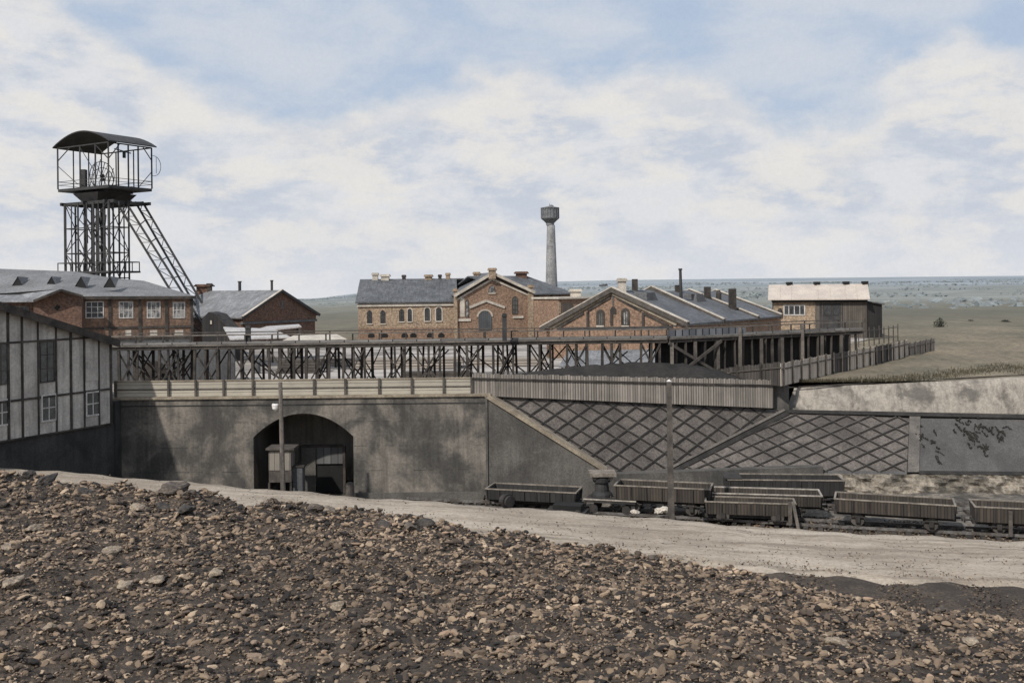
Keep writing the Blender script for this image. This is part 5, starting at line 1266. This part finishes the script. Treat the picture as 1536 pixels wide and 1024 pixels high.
# ================================================================ RAILWAY TRACKS
trk1=[(-60,72.5),(-20,64.0),(-1.5,58.9),(8.6,56.0),(17.1,53.3),(26.0,50.9),(45,46.2),(70,41)]
trk2=[(6.0,59.6),(12,59.3),(20,58.3),(30,56.3),(45,52.5),(70,45)]
def track(pts_,name,lab):
    P_=[]
    for (a,b) in zip(pts_[:-1],pts_[1:]):
        A_=Vector((*a,0)); B_=Vector((*b,0)); n=max(1,int((B_-A_).length/.7))
        for i in range(n): P_.append(A_.lerp(B_,i/n))
    P_.append(Vector((*pts_[-1],0)))
    P_=[p for p in P_ if not (p.y>60.5)]
    c=P_[len(P_)//2]; t=thing(name,lab,'railway track',(c.x,c.y,0)); sl=MB(); r=[MB(),MB()]
    for i,p in enumerate(P_[:-1]):
        d=(P_[i+1]-p); dn=Vector((d.y,-d.x,0)).normalized(); e=d.normalized()
        sl.beam(p-dn*1.15+up*.05,p+dn*1.15+up*.05,.24,.14)
        for k,s_ in ((0,-.62),(1,.62)): r[k].beam(p+dn*s_+up*.2,P_[i+1]+dn*s_+up*.2,.07,.14)
    o=sl.build('sleepers',M['timber'],t); 
    for k in (0,1): r[k].build('rail',M['rail'],t)
def track_dir(pts_,x):
    for a,b in zip(pts_[:-1],pts_[1:]):
        if a[0]<=x<=b[0]: f=(x-a[0])/(b[0]-a[0]); return a[1]+(b[1]-a[1])*f, math.atan2(b[1]-a[1],b[0]-a[0])
track(trk1,'railway_track','front narrow-gauge track with the line of wagons beside the pale road')
track(trk2,'railway_track','rear narrow-gauge track close to the rubble footing of the bank')
# pale sandy strip between tracks and wall
X,Y=np.meshgrid(np.linspace(-4,60,120),np.linspace(49,62.5,26)); 
line=np.interp(X,[p[0] for p in trk1],[p[1] for p in trk1]); 
Z=0.0+0.05*np.sin(X*1.9+Y*2)+.04*np.sin(X*.7-Y*1.7); Z=np.where(Y<line+1.0,-.12,Z-0.0)
o=grid_mesh('sandy_ground',X,Y,Z,M['yard_pale']); tag(o,kind='structure')

# ================================================================ WAGONS
def wagon(name,label,x,pts_,Lw,Ww,zb,ztp,mat,rim,group=None,rz=None,flare=.06,handle=False,Yoff=0.0,wheels=True,dark=False):
    y,ang=track_dir(pts_,x); 
    if rz is not None: ang=rz
    t=thing(name,label,'wagon',(x,y+Yoff,0),ang,'tub wagons on the tracks beside the tunnel')
    l,w=Lw/2,Ww/2; th=.07
    # side panels, slightly flared
    def side(p0,p1,q0,q1,nm='side_panel'):
        mb=MB(); n_=(Vector(p1)-Vector(p0)).cross(Vector((0,0,1))).normalized()*th
        a=[Vector(p0),Vector(p1),Vector(p1)-n_,Vector(p0)-n_]; b=[Vector(q0),Vector(q1),Vector(q1)-n_,Vector(q0)-n_]
        mb.hexa(a,b); return mb.build(nm,mat,t,local=True)
    f=flare
    side((-l,-w,zb),(l,-w,zb),(-l-f,-w-f,ztp),(l+f,-w-f,ztp)); side((l,w,zb),(-l,w,zb),(l+f,w+f,ztp),(-l-f,w+f,ztp))
    side((l,-w+th,zb),(l,w-th,zb),(l+f,-w+th-f,ztp),(l+f,w-th+f,ztp),'end_panel'); side((-l,w-th,zb),(-l,-w+th,zb),(-l-f,w-th+f,ztp),(-l-f,-w+th-f,ztp),'end_panel')
    mb=MB(); mb.box(-l+.03,l-.03,-w+.03,w-.03,zb-.02,zb+.05); mb.build('floor',M['wagon_frame'],t,local=True)
    mb=MB(); a=l+f; b=w+f; r_=.07
    mb.box(-a-.03,a+.03,-b-.03,-b+r_,ztp,ztp+.06); mb.box(-a-.03,a+.03,b-r_,b+.03,ztp,ztp+.06); mb.box(-a-.03,-a+r_,-b+r_,b-r_,ztp,ztp+.058); mb.box(a-r_,a+.03,-b+r_,b-r_,ztp,ztp+.058)
    mb.build('rim',rim,t,local=True)
    for i in range(int(Lw/.75)+1):
        xx=-l+.04+i*(Lw-.08)/int(Lw/.75); mb=MB(); mb.beam((xx,-w-.045,zb),(xx,-w-f-.045,ztp-.01),.055,.05,up=(0,1,0)); mb.build('side_rib',M['wagon_frame'],t,local=True)
    for s_ in (-1,1):
        mb=MB(); mb.beam((l+.05,s_*w*.6,zb),(l+f+.05,s_*w*.6,ztp),.07,.07); mb.build('end_rib',M['wagon_frame'],t,local=True)
    mb=MB()
    for s_ in (-1,1): mb.box(-l+.1,l-.1,s_*.42-.05,s_*.42+.05,zb-.2,zb-.025)
    mb.box(-l-.1,-l+.1,-.5,.5,zb-.2,zb-.025); mb.box(l-.1,l+.1,-.5,.5,zb-.2,zb-.025); mb.build('underframe',M['wagon_frame'],t,local=True)
    for s_ in (-1,1):
        mb=MB(); mb.tube((s_*(l+.1),0,zb-.1),(s_*(l+.38),0,zb-.1),.06,.06,8); mb.tube((s_*(l+.38),0,zb-.1),(s_*(l+.44),0,zb-.1),.15,.15,12); mb.build('buffer',M['wagon_frame'],t,local=True)
    if wheels:
      for sx in (-1,1):
        wx=sx*l*.62; R_=.33
        mb=MB(); mb.tube((wx,-.75,R_+.26),(wx,.75,R_+.26),.05,.05,8); ax_=mb.build('axle',M['wagon_frame'],t,local=True)
        for sy in (-1,1):
            mb=MB(); y0=sy*.62; n=20
            mb.tube((wx,y0-.05,R_+.26),(wx,y0+.05,R_+.26),R_,R_,n); mb.tube((wx,y0-sy*.05,R_+.26),(wx,y0-sy*.09,R_+.26),R_+.035,R_+.035,n); mb.tube((wx,y0,R_+.26),(wx,y0+sy*.1,R_+.26),.1,.08,10)
            mb.build('wheel',M['wheel'],t,local=True)
            mb=MB(); mb.box(wx-.11,wx+.11,sy*.78-.07,sy*.78+.07,R_+.14,R_+.42); mb.hexa([(wx-.5,sy*.78-.03,zb-.25),(wx+.5,sy*.78-.03,zb-.25),(wx+.5,sy*.78+.03,zb-.25),(wx-.5,sy*.78+.03,zb-.25)],[(wx-.5,sy*.78-.03,zb-.2),(wx+.5,sy*.78-.03,zb-.2),(wx+.5,sy*.78+.03,zb-.2),(wx-.5,sy*.78+.03,zb-.2)]); mb.build('axle_box',M['wagon_frame'],t,local=True)
    return t
MW,MD,FR,RM,RP=M['wagon'],M['wagon_dark'],M['wagon_frame'],M['wagon_rim'],M['wagon_rim_pale']
def X_at(px0,px1,Y): return ((px0+px1)/2-CX)/F*Y
# left wagon against the wall
w1=wagon('tub_wagon','black tub wagon with a big drum at its left end, nearest to the tunnel wall',xat(801,58.6,745),trk1,5.25,1.7,.7,1.28,MD,RM)
mb=MB(); mb.tube((-1.55,-1.0,.72),(-1.05,-1.35,.72),.36,.33,16); mb.tube((-1.3,-1.2,.72),(-1.18,-1.28,.72),.43,.43,16); mb.build('winding_drum',M['wagon_frame'],w1,local=True)
# small dark bogie / scrap beside it
def lowtruck(x,label,L_=2.6,zt_=.55,off=0):
    y,ang=track_dir(trk1,x); t=thing('flat_truck',label,'flat truck',(x,y+off,0),ang)
    mb=MB(); mb.box(-L_/2,L_/2,-.7,.7,zt_-.14,zt_); mb.build('deck',M['wagon_frame'],t,local=True)
    for sx in (-1,1):
        for sy in (-1,1):
            mb=MB(); mb.tube((sx*L_*.32,sy*.62-.05,.42),(sx*L_*.32,sy*.62+.05,.42),.24,.24,16); mb.build('wheel',M['wagon_frame'],t,local=True)
    return t
tl=lowtruck(xat(848,57.6,760),'small low black truck under the right end of the leftmost wagon',2.3,.5,-1.7); 
mb=MB(); mb.box(-.7,.9,-.5,.5,.5,.85); mb.build('load',M['black'],tl,local=True)
tf=lowtruck(xat(917,57.2,755),'flat truck with pale edge carrying the dark pedestal, between the first two wagons',2.9,.92,0)
mb=MB(); mb.box(-1.5,1.5,-.75,-.68,.925,.99); mb.build('edge_board',RP,tf,local=True)
# pedestal on it
px_=903; pp=pt(px_,750,57.5); tz=pt(px_,707,57.5).z; ped=thing('iron_pedestal','dark iron pedestal with a flat square cap standing between the first two wagons','pedestal',(pp.x,57.5,.93))
mb=MB(); mb.lathe((pp.x,57.5,.93),[(.62,0),(.6,.15),(.42,.3),(.36,.9),(.5,tz-1.5),(.55,tz-1.25),(.4,tz-1.15)],14); mb.build('body',M['steel'],ped)
mb=MB(); mb.box(pp.x-.72,pp.x+.78,56.9,58.2,tz-.2,tz); mb.box(pp.x-.5,pp.x+.6,57.1,58.0,tz-.42,tz-.2); mb.build('cap',M['wagon_rim'],ped)
w2=wagon('tub_wagon','long grey plank tub wagon behind the thick square post, right of the iron pedestal',xat(996,56.3,745),trk1,5.2,1.7,1.0,1.76,MW,RM,Yoff=.3)
w3=wagon('tub_wagon','black tub wagon alone on the rear track against the paved slope',xat(1170,59.6,735),trk2,6.5,1.8,.75,1.62,MD,RM,rz=math.radians(-6))
mb=MB(); mb.box(-3.5,-2.5,-1.0,.9,1.685,1.75); mb.box(-3.4,-3.0,-.9,.8,.7,1.68); mb.build('end_platform',FR,w3,local=True)
w4=wagon('tub_wagon','tub wagon with bright bleached rim, partly hidden behind the small front tub',xat(1148,55.4,755),trk1,6.0,1.7,.84,1.42,MW,RP,rz=math.radians(-11),Yoff=1.5)
w5=wagon('tub_wagon','smallest low tub wagon, in front of the bleached-rim one, timber prop at its right end',xat(1128,53.6,765),trk1,4.6,1.35,.66,1.3,MW,RM,rz=math.radians(-11),Yoff=-.55,wheels=True)
mb=MB(); mb.beam((2.45,-.95,.1),(2.2,-.9,1.5),.16,.12); mb.build('prop',M['timber_pale'],w5,local=True)
mb=MB(); mb.beam((2.05,-.85,.3),(2.05,-.85,1.45),.2,.14); mb.build('prop',M['timber_mid'],w5,local=True)
w6=wagon('tub_wagon','grey ribbed tub wagon standing clear of the others below the pale pilaster',xat(1340,52.6,775),trk1,5.75,1.75,.98,1.64,MW,RM,rz=math.radians(-20))
w7=wagon('tub_wagon','tub wagon cut by the right edge of the picture, brown upright post at its side',xat(1562,50.2,775),trk1,5.8,1.75,.84,1.58,MW,RM,rz=math.radians(-16))
mb=MB(); mb.beam((-1.35,-1.12,.25),(-1.35,-1.12,1.5),.17,.14); mb.build('brake_post',M['timber_mid'],w7,local=True)
# pale sacks / stones between rails
def rock_mesh(seed,sub=2,flat=.7):
    import bmesh
    r=random.Random(seed); bm=bmesh.new(); bmesh.ops.create_icosphere(bm,subdivisions=sub,radius=1)
    pl=[(Vector((r.gauss(0,1),r.gauss(0,1),r.gauss(0,1))).normalized(),r.uniform(.5,.92)) for _ in range(13)]
    for v in bm.verts:
        n=v.co.normalized(); d=1.0
        for a,k in pl:
            c=n.dot(a)
            if c>0: d=min(d,k/max(c,.01))
        v.co=n*d*(1+r.uniform(-.09,.09)); v.co.z*=flat
    vs=np.array([v.co[:] for v in bm.verts]); fs=np.array([[v.index for v in f.verts] for f in bm.faces]); bm.free(); return vs,fs
def rock(name,label,cat,p,s,mt,seed,rz=0,group=None,sub=3):
    vs,fs=rock_mesh(seed,sub); me=bpy.data.meshes.new(name); s=s if isinstance(s,tuple) else (s,s*.8,s*.8)
    me.from_pydata((vs*np.array(s)).tolist(),[],fs.tolist()); me.materials.append(M[mt]); o=bpy.data.objects.new(name,me); col.objects.link(o); o.location=p; o.rotation_euler=(random.uniform(-.2,.2),random.uniform(-.2,.2),rz); ROOT[o.name]=Vector(p)
    return tag(o,label,cat,group)
for i,(px,py,s_,lab) in enumerate(((988,766,.33,'pale sack-like block on the track behind the thick square post, left of the pair'),(998,764,.42,'larger pale block on the track touching the thick square post'),(952,768,.28,'single pale block under the second wagon'))):
    q_=pt(px,py,54.8); rock('pale_block',lab,'block',(q_.x,54.8,max(.3,q_.z)),s_,'porcelain' if 0 else 'trim',100+i)

# ================================================================ POLES
p1=pt(424,735,55.5); p0=pt(420.5,573,55.5)
pl=thing('telegraph_pole','slender wooden pole with a white insulator in front of the tunnel arch','pole',(p1.x,55.5,0))
mb=MB(); mb.tube((p1.x+.05,55.5,0),(p0.x,55.5,p0.z),.15,.11,8); mb.build('shaft',M['timber_pale'],pl)
mb=MB(); mb.beam((p1.x+.02,55.4,0),(p1.x-.06,55.4,p1.z+2.1),.1,.06); mb.build('splint',M['timber_mid'],pl)
li=pt(413,610,55.5); mb=MB(); mb.beam((li.x-.05,55.5,li.z+.2),(p0.x,55.5,li.z+.2),.05); mb.build('bracket',M['steel'],pl)
mb=MB(); mb.lathe((li.x,55.5,li.z-.22),[(.06,0),(.17,.12),(.2,.34),(.16,.4)],14); mb.build('insulator',M['porcelain'],pl)
g=pt(1007,782,51.3); h0=pt(1003.5,572,51.3)
pl=thing('square_post','thick tall square timber post standing at the road edge in front of the wagons','post',(g.x,51.3,g.z-.6))
mb=MB(); mb.hexa([(g.x-.16,51.15,g.z-1),(g.x+.16,51.15,g.z-1),(g.x+.16,51.45,g.z-1),(g.x-.16,51.45,g.z-1)],[(h0.x-.11,51.2,h0.z),(h0.x+.11,51.2,h0.z),(h0.x+.11,51.4,h0.z),(h0.x-.11,51.4,h0.z)]); mb.build('shaft',M['timber_mid'],pl)
mb=MB(); mb.hexa([(h0.x-.12,51.18,h0.z+.003),(h0.x+.12,51.18,h0.z+.003),(h0.x+.12,51.42,h0.z+.003),(h0.x-.12,51.42,h0.z+.003)],[(h0.x-.02,51.28,h0.z+.1),(h0.x+.02,51.28,h0.z+.1),(h0.x+.02,51.32,h0.z+.1),(h0.x-.02,51.32,h0.z+.1)]); mb.build('cap',M['porcelain'],pl)
mb=MB(); mb.box(g.x-.3,g.x-.17,51.1,51.4,g.z-1,g.z+.35); mb.build('foot_block',M['timber'],pl)

# ================================================================ BUSHES on the plain
def bush(px,py,r,h,lab,seed,cat='bush'):
    g=onz(px,py,PZ+.25); rn=random.Random(seed); t=thing('bush' if cat=='bush' else 'small_tree',lab,cat,(g.x,g.y,g.z-.6)); mb=MB()
    for k in range(420):
        a=rn.uniform(0,6.283); rr=r*rn.random()**.5*(0.6+.4*math.sin(a*5+seed)); zz=rn.random()**1.2*h*(1-rr/r*.6)
        c=Vector((g.x+rr*math.cos(a),g.y+rr*math.sin(a),g.z-.3+zz)); s_=rn.uniform(.06,.16)
        u=Vector((rn.gauss(0,1),rn.gauss(0,1),rn.gauss(0,1))).normalized(); v=u.orthogonal().normalized()
        mb.add([c-u*s_,c+v*s_*.6,c+u*s_,c-v*s_*.6],[(0,1,2,3)])
    mb.build('foliage',M['bush'],t); mb=MB()
    for k in range(5): a=k*1.25; mb.tube((g.x,g.y,g.z-.5),(g.x+r*.5*math.cos(a),g.y+r*.5*math.sin(a),g.z+h*.5),.05,.02,5)
    mb.build('stem',M['timber'],t)
bush(1410,489,1.15,1.7,'small dark star-shaped bush standing alone on the open field',3)
bush(1508,482,1.0,.6,'low dark bush near the right edge of the field',4)
bush(1456,481,.8,.45,'tiny low bush between the other two on the field',5)
# tufts along the field edge above the pale bank: uncountable
rn=random.Random(5); mb=MB()
for k in range(5200):
    px=rn.uniform(1180,1700); py=np.interp(px,[1180,1380,1500,1536,1700],[581,566,551,553,545])+rn.gauss(0,3.2)+rn.choice([0,0,3])
    g=onz(px,py,PZ); 
    if g.y<67.2: g.y=67.3
    h_=rn.uniform(.06,.26); a=rn.uniform(0,3.14); w_=rn.uniform(.02,.06)
    mb.add([g+Vector((-w_*math.cos(a),-w_*math.sin(a),-.05)),g+Vector((w_*math.cos(a),w_*math.sin(a),-.05)),g+Vector((rn.uniform(-.08,.08),rn.uniform(-.08,.08),h_))],[(0,1,2)])
tag(mb.build('edge_grass',dirty('dry_dark_grass',(.05,.045,.028),(.11,.095,.06),1.5,8)),'dark straggling grass along the edge of the field above the pale bank','grass',kind='stuff')

mb = MB(); rn = random.Random(9)
for k in range(150):
    Yd = rn.uniform(230,1500); az_ = rn.uniform(-0.25,0.62)*1.0; lineb = rn.random()
    n_ = rn.randint(4,26); dirx = rn.uniform(2.5,5)
    for j in range(n_):
        X_ = az_*Yd+j*dirx; Yj = Yd+j*rn.uniform(-.6,.6)+rn.uniform(-1,1); Zb = float(far_h(np.array([X_/Yj]),np.array([Yj]))[0])
        r_ = rn.uniform(.5,1.9)
        for q_ in range(5):
            c = Vector((X_+rn.uniform(-r_,r_),Yj+rn.uniform(-r_,r_),Zb+r_*rn.uniform(-.2,.55))); u_ = Vector((rn.uniform(.6,1.4),rn.uniform(-.6,.6),rn.uniform(-.2,.2)))*r_*.7; w_ = Vector((rn.uniform(-.2,.2),.2,rn.uniform(.3,.8)))*r_*.6
            mb.add([c-u_,c-w_,c+u_,c+w_],[(0,1,2,3)])
tag(mb.build('distant_scrub', dirty('hazy_blue_green_scrub',(0.15,0.17,0.17),(0.21,0.235,0.245),0.01,0.3)),'hazy scattered scrub and hedge lines on the distant plain','scrub',kind='stuff')  # blue-grey of distance haze is part of the scrub colour
# ================================================================ STONES OF THE SPOIL HEAP
protos=[rock_mesh(200+i,2,random.uniform(.55,.8)) for i in range(14)]
def scatter(n,ylo,yhi,smin,smax,sub_fn,xfac=.56,below=.25):
    Yv=np.sqrt(rng.uniform(ylo**2,yhi**2,n)); Xv=rng.uniform(-1,1,n)*(Yv*xfac+1.5); return Xv,Yv,smin+(smax-smin)*rng.random(n)**2.6
small=[rock_mesh(300+i,1,random.uniform(.55,.85)) for i in range(16)]
pal=np.array([(.22,.16,.11),(.14,.103,.074),(.075,.056,.043),(.29,.215,.15),(.024,.02,.018),(.37,.285,.205),(.18,.133,.098),(.27,.19,.135)])
pw=np.array([.17,.15,.19,.12,.21,.05,.07,.04]); pw=pw/pw.sum()
V_=[];F_=[];C_=[]; OFF=[0]
def put(x,y,z,s_,pr,lift,tone=1.0):
    vs,fs=pr; a=rng.uniform(0,6.283); ca,sa=math.cos(a),math.sin(a); tl_=rng.uniform(-.6,.6)
    v=vs*np.array([s_*rng.uniform(.9,1.6),s_*rng.uniform(.65,1.05),s_*rng.uniform(.6,1.05)])
    ct,st=math.cos(tl_),math.sin(tl_); v=np.stack([v[:,0]*ct+v[:,2]*st,v[:,1],-v[:,0]*st+v[:,2]*ct],1)
    V_.append(np.stack([v[:,0]*ca-v[:,1]*sa,v[:,0]*sa+v[:,1]*ca,v[:,2]],1)+np.array([x,y,z+s_*lift]))
    F_.append(fs+OFF[0]); OFF[0]+=len(v)
    c=pal[rng.choice(8,p=pw)]*rng.uniform(.7,1.3)*tone; C_.append(np.tile(np.append(c,1),(len(vs),1)))
N1=40000; Xs,Ys,S=scatter(N1,13.5,36.0,.034,.135,None); S=S*(.6+.4*Ys/30); Zs=heap_h(Xs,Ys)
patch=np.sin(Xs*.55+Ys*.3)+np.sin(Xs*.23-Ys*.61+2)+.6*np.sin(Xs*1.3+Ys*1.1)
for i in range(N1): put(Xs[i],Ys[i],Zs[i],S[i],protos[i%14],rng.uniform(-.1,.45),1+.12*patch[i])
N2=95000; Xs,Ys,S=scatter(N2,13.0,36.4,.018,.062,None); Ys[:45000]=rng.uniform(13,30,45000); Xs[:45000]=rng.uniform(-1,1,45000)*(Ys[:45000]*.56+1); S=S*(.6+.45*Ys/30); Zs=heap_h(Xs,Ys)
for i in range(N2): put(Xs[i],Ys[i],Zs[i],S[i],small[i%16],rng.uniform(0,.6))
# pebbles strewn over road edge, verge and ballast
for i in range(4200):
    x=rng.uniform(-27,30); k=rng.random(); y=float(edge_Y(x))-7.4+7.2*k**2.2+rng.normal(0,.2); put(x,y,float(road_z(x))+.03,rng.uniform(.018,.05),small[i%16],.1,.9)
for i in range(5000):
    x=rng.uniform(2,30); y=float(edge_Y(x))-7.6-rng.random()*5; put(x,y,float(road_z(x))-.12,rng.uniform(.02,.07),small[i%16],.1,.55)
for i in range(9000):
    x=rng.uniform(-5,32); y=float(np.interp(x,[p[0] for p in trk1],[p[1] for p in trk1]))+rng.uniform(-2.2,2.5); put(x,y,0.0,rng.uniform(.03,.09),small[i%16],.1,.75)
V_=np.concatenate(V_);F_=np.concatenate(F_);C_=np.concatenate(C_)
me=bpy.data.meshes.new('rubble'); me.vertices.add(len(V_)); me.vertices.foreach_set('co',V_.ravel()); me.loops.add(F_.size); me.loops.foreach_set('vertex_index',F_.ravel().astype(np.int32)); me.polygons.add(len(F_)); me.polygons.foreach_set('loop_start',np.arange(0,F_.size,3,dtype=np.int32)); me.update(calc_edges=True); me.shade_flat()
at=me.color_attributes.new('tone','FLOAT_COLOR','POINT'); at.data.foreach_set('color',C_.ravel().astype(np.float32)); me.materials.append(M['stone'])
o=bpy.data.objects.new('rubble',me); col.objects.link(o); tag(o,'loose brown and black spoil stones covering the whole foreground heap','rubble',kind='stuff')
# single boulders that can be told apart
def crest_rock(px,py,sz,mt,lab,seed):
    # stand it on the heap below the sight line of that pixel
    a,b=uv_ray(px,py); Yb=34.0
    for k in range(200):
        Y_=15+k*.1
        if EYE+b*Y_ < float(heap_h(np.array([a*Y_]),np.array([Y_]))[0])+.02: Yb=Y_; break
    X_=a*Yb; z=float(heap_h(np.array([X_]),np.array([Yb]))[0]); rock('boulder',lab,'boulder',(X_,Yb,z+sz*.25),(sz*1.15,sz*.85,sz*.8),mt,seed,rz=random.uniform(0,3),sub=3)
BL=[(262,738,.55,'boulder','biggest rounded brown boulder on the heap crest, left part, below the tarred plinth'),
(285,747,.4,'boulder','second brown boulder touching the right side of the biggest one on the crest'),
(72,723,.5,'boulder_dark','pointed black boulder on the heap crest near the left edge'),(45,716,.32,'boulder_dark','small upright black stone on the crest, left of the pointed one'),
(128,741,.35,'boulder_dark','dark flat boulder on the crest right of the pointed black one'),
(492,768,.42,'boulder_pale','tan boulder on the heap crest in front of the tunnel arch'),(470,764,.35,'boulder','brown boulder directly left of the tan one on the crest'),
(640,788,.42,'boulder_dark','round dark boulder on the middle of the heap crest'),(615,793,.35,'boulder','brown boulder left of the round dark one at mid crest'),(576,789,.36,'boulder_dark','dark boulder on the crest half way between the tan one and the round dark one'),
(278,768,.4,'boulder_dark','wide black boulder a little below the left crest'),(245,763,.38,'boulder_dark','black boulder just under the biggest crest boulder'),
(210,764,.33,'boulder_pale','tan stone just below the left crest'),(320,776,.3,'boulder','brown stone below the left crest, right of the wide black boulder'),
(50,795,.3,'boulder_pale','flat tan slab-like stone near the left edge of the heap'),(165,830,.4,'boulder_pale','long flat tan stone on the left of the heap'),(10,824,.34,'boulder_pale','tan stone cut by the left edge of the picture'),
(235,876,.42,'boulder_pale','large upright tan stone in the left middle of the heap'),(20,878,.45,'boulder_pale','big flat pale stone low at the left edge'),(190,882,.4,'boulder_pale','flat pale stone left of the large upright tan one'),
(505,912,.35,'boulder_pale','bright flat stone alone in the middle of the heap'),(325,862,.35,'boulder_pale','flat pale stone right of the large upright tan one'),
(980,838,.36,'boulder','brown boulder on the crest below the thick square post'),(1165,868,.36,'boulder_pale','tan boulder on the crest beside the dark verge'),(1240,884,.32,'boulder_pale','tan boulder right of the first one beside the dark verge'),(1282,886,.3,'boulder_pale','bluntly pointed tan boulder on the crest toward the right'),(1320,893,.34,'boulder_pale','palest boulder on the right crest'),
(1410,915,.32,'boulder','brown boulder near the right end of the crest'),(1256,968,.34,'boulder_pale','large tan stone on the lower right of the heap'),(1458,966,.28,'boulder_pale','tan stone low on the right, near the picture edge'),
(840,885,.3,'boulder_dark','black stone in the centre of the heap'),(700,850,.3,'boulder','brown stone upper centre of the heap'),(1345,955,.3,'boulder_dark','black stone on the lower right of the heap'),(75,945,.26,'boulder_pale','rounded tan stone near the lower left corner'),(770,960,.26,'boulder_pale','tan stone at the bottom centre of the heap')]
for i,(px,py,sz,mt,lab) in enumerate(BL): crest_rock(px,py,sz*(.85 if py<800 else .62),mt,lab,500+i)

# ================================================================ SKY, SUN
SUN=Vector((-0.48,-0.66,0.74)).normalized()   # towards the sun
elev=math.asin(SUN.z); azim=math.atan2(SUN.x,SUN.y)
w=bpy.data.worlds.new('World'); sc.world=w; w.use_nodes=True; t=w.node_tree; t.nodes.clear()
out=t.nodes.new('ShaderNodeOutputWorld'); bg=t.nodes.new('ShaderNodeBackground'); t.links.new(bg.outputs[0],out.inputs[0]); bg.inputs['Strength'].default_value=0.1
sky=t.nodes.new('ShaderNodeTexSky'); sky.sky_type='NISHITA'; sky.sun_disc=False; sky.sun_elevation=elev; sky.sun_rotation=azim%(2*math.pi)
gen=t.nodes.new('ShaderNodeTexCoord').outputs['Generated']; s=t.nodes.new('ShaderNodeSeparateXYZ'); t.links.new(gen,s.inputs[0])
hor=math_(t,'SQRT',math_(t,'ADD',math_(t,'MULTIPLY',s.outputs[0],s.outputs[0]),math_(t,'MULTIPLY',s.outputs[1],s.outputs[1])))
el=math_(t,'DIVIDE',s.outputs[2],math_(t,'MAXIMUM',hor,.001)); azn=math_(t,'ARCTAN2',s.outputs[0],s.outputs[1])
cmb=t.nodes.new('ShaderNodeCombineXYZ'); t.links.new(azn,cmb.inputs[0]); t.links.new(math_(t,'MULTIPLY',el,1.45),cmb.inputs[1]); cv_=cmb.outputs[0]
n1=noise(t,cv_,5.5,8,.52,.1); n2=noise(t,cv_,16,7,.58,.1); n3=noise(t,mapping(t,cv_,(1,1.5,1)),5.0,7,.55,.2)
# height of the cumulus tops as a function of azimuth (curve)
fc=t.nodes.new('ShaderNodeFloatCurve'); cu=fc.mapping.curves[0]
def azpx(px): return math.atan((px-CX)/F)
prof_=[(0,.275),(60,.27),(130,.245),(250,.205),(380,.185),(520,.19),(640,.20),(760,.215),(880,.21),(960,.225),(1060,.222),(1140,.185),(1230,.155),(1300,.165),(1380,.20),(1500,.215),(1536,.21)]
cu.points[0].location=(0,.6); cu.points[1].location=(1,.6)
for px,v in prof_: cu.points.new((azpx(px)+.6)/1.2,v/.4)
fc.mapping.update(); t.links.new(math_(t,'DIVIDE',math_(t,'ADD',azn,.6),1.2,clamp=True),fc.inputs['Value'])
top=math_(t,'MULTIPLY',fc.outputs[0],.4)
hgt=math_(t,'ADD',math_(t,'SUBTRACT',top,el),math_(t,'ADD',math_(t,'MULTIPLY',math_(t,'SUBTRACT',n1,.5),.16),math_(t,'MULTIPLY',math_(t,'SUBTRACT',n2,.5),.075)))
mask=ramp(t,hgt,-.018,.028)
wisp=math_(t,'ADD',math_(t,'MULTIPLY',ramp(t,n3,.38,.62),.62),.16)
K=10.0
blue=tuple(k*K for k in (.41,.52,.69)); white=tuple(k*K for k in (.725,.735,.76)); cream=tuple(k*K for k in (.80,.775,.74)); grey=tuple(k*K for k in (.55,.60,.69))
def mixu(fac,a,b,mode='MIX'):
    m=t.nodes.new('ShaderNodeMix'); m.data_type='RGBA'; m.blend_type=mode; m.clamp_factor=True
    for sk,v in ((m.inputs[0],fac),(m.inputs[6],a),(m.inputs[7],b)):
        if isinstance(v,bpy.types.NodeSocket): t.links.new(v,sk)
        elif isinstance(v,tuple): sk.default_value=(*v[:3],1)
        else: sk.default_value=v
    return m.outputs[2]
base=mixu(.93,sky.outputs[0],blue)
base=mixu(wisp,base,tuple(k*K for k in (.66,.69,.74)))
cl_=mixu(ramp(t,noise(t,mapping(t,cv_,(1,1.6,1)),7.5,9,.60,.15),.40,.58),white,grey)
cl_=mixu(math_(t,'MULTIPLY',ramp(t,noise(t,mapping(t,cv_,(1,1.6,1),(0,0,.4)),9.5,9,.60,.15),.45,.60),.8),cl_,cream)
rim=math_(t,'MULTIPLY',ramp(t,hgt,.06,.01),.55)
cl_=mixu(rim,cl_,cream)
c=mixu(mask,base,cl_)
haze=ramp(t,el,.10,.0)
c=mixu(math_(t,'MULTIPLY',haze,.6),c,tuple(k*K for k in (.755,.76,.785)))
grain=noise(t,gen,260,3,.9); c=mixu(.16,c,mixu(grain,(.55,.55,.55),(1.5,1.5,1.5)),'MULTIPLY')
t.links.new(c,bg.inputs['Color'])
sd=bpy.data.lights.new('sun','SUN'); sd.energy=3.6; sd.angle=math.radians(1.2); sd.color=(1,.95,.88); so=bpy.data.objects.new('sun',sd); col.objects.link(so); so.rotation_euler=SUN.to_track_quat('Z','Y').to_euler(); so.location=(-60,-20,80)

# ================================================================ CAMERA
cd=bpy.data.cameras.new('camera'); cd.sensor_width=36; cd.lens=36*F/1536; cd.shift_y=-(512-HY)/1536; cd.clip_end=20000; cd.clip_start=.1
co=bpy.data.objects.new('camera',cd); col.objects.link(co); co.location=(0,0,EYE)
co.matrix_world=Matrix.Translation((0,0,EYE))@Matrix.Rotation(math.radians(90),4,'X')@Matrix.Rotation(-ROLL,4,'Z')
sc.camera=co
sc.view_settings.view_transform='Standard'; sc.view_settings.look='None'; sc.view_settings.exposure=0; sc.view_settings.gamma=1
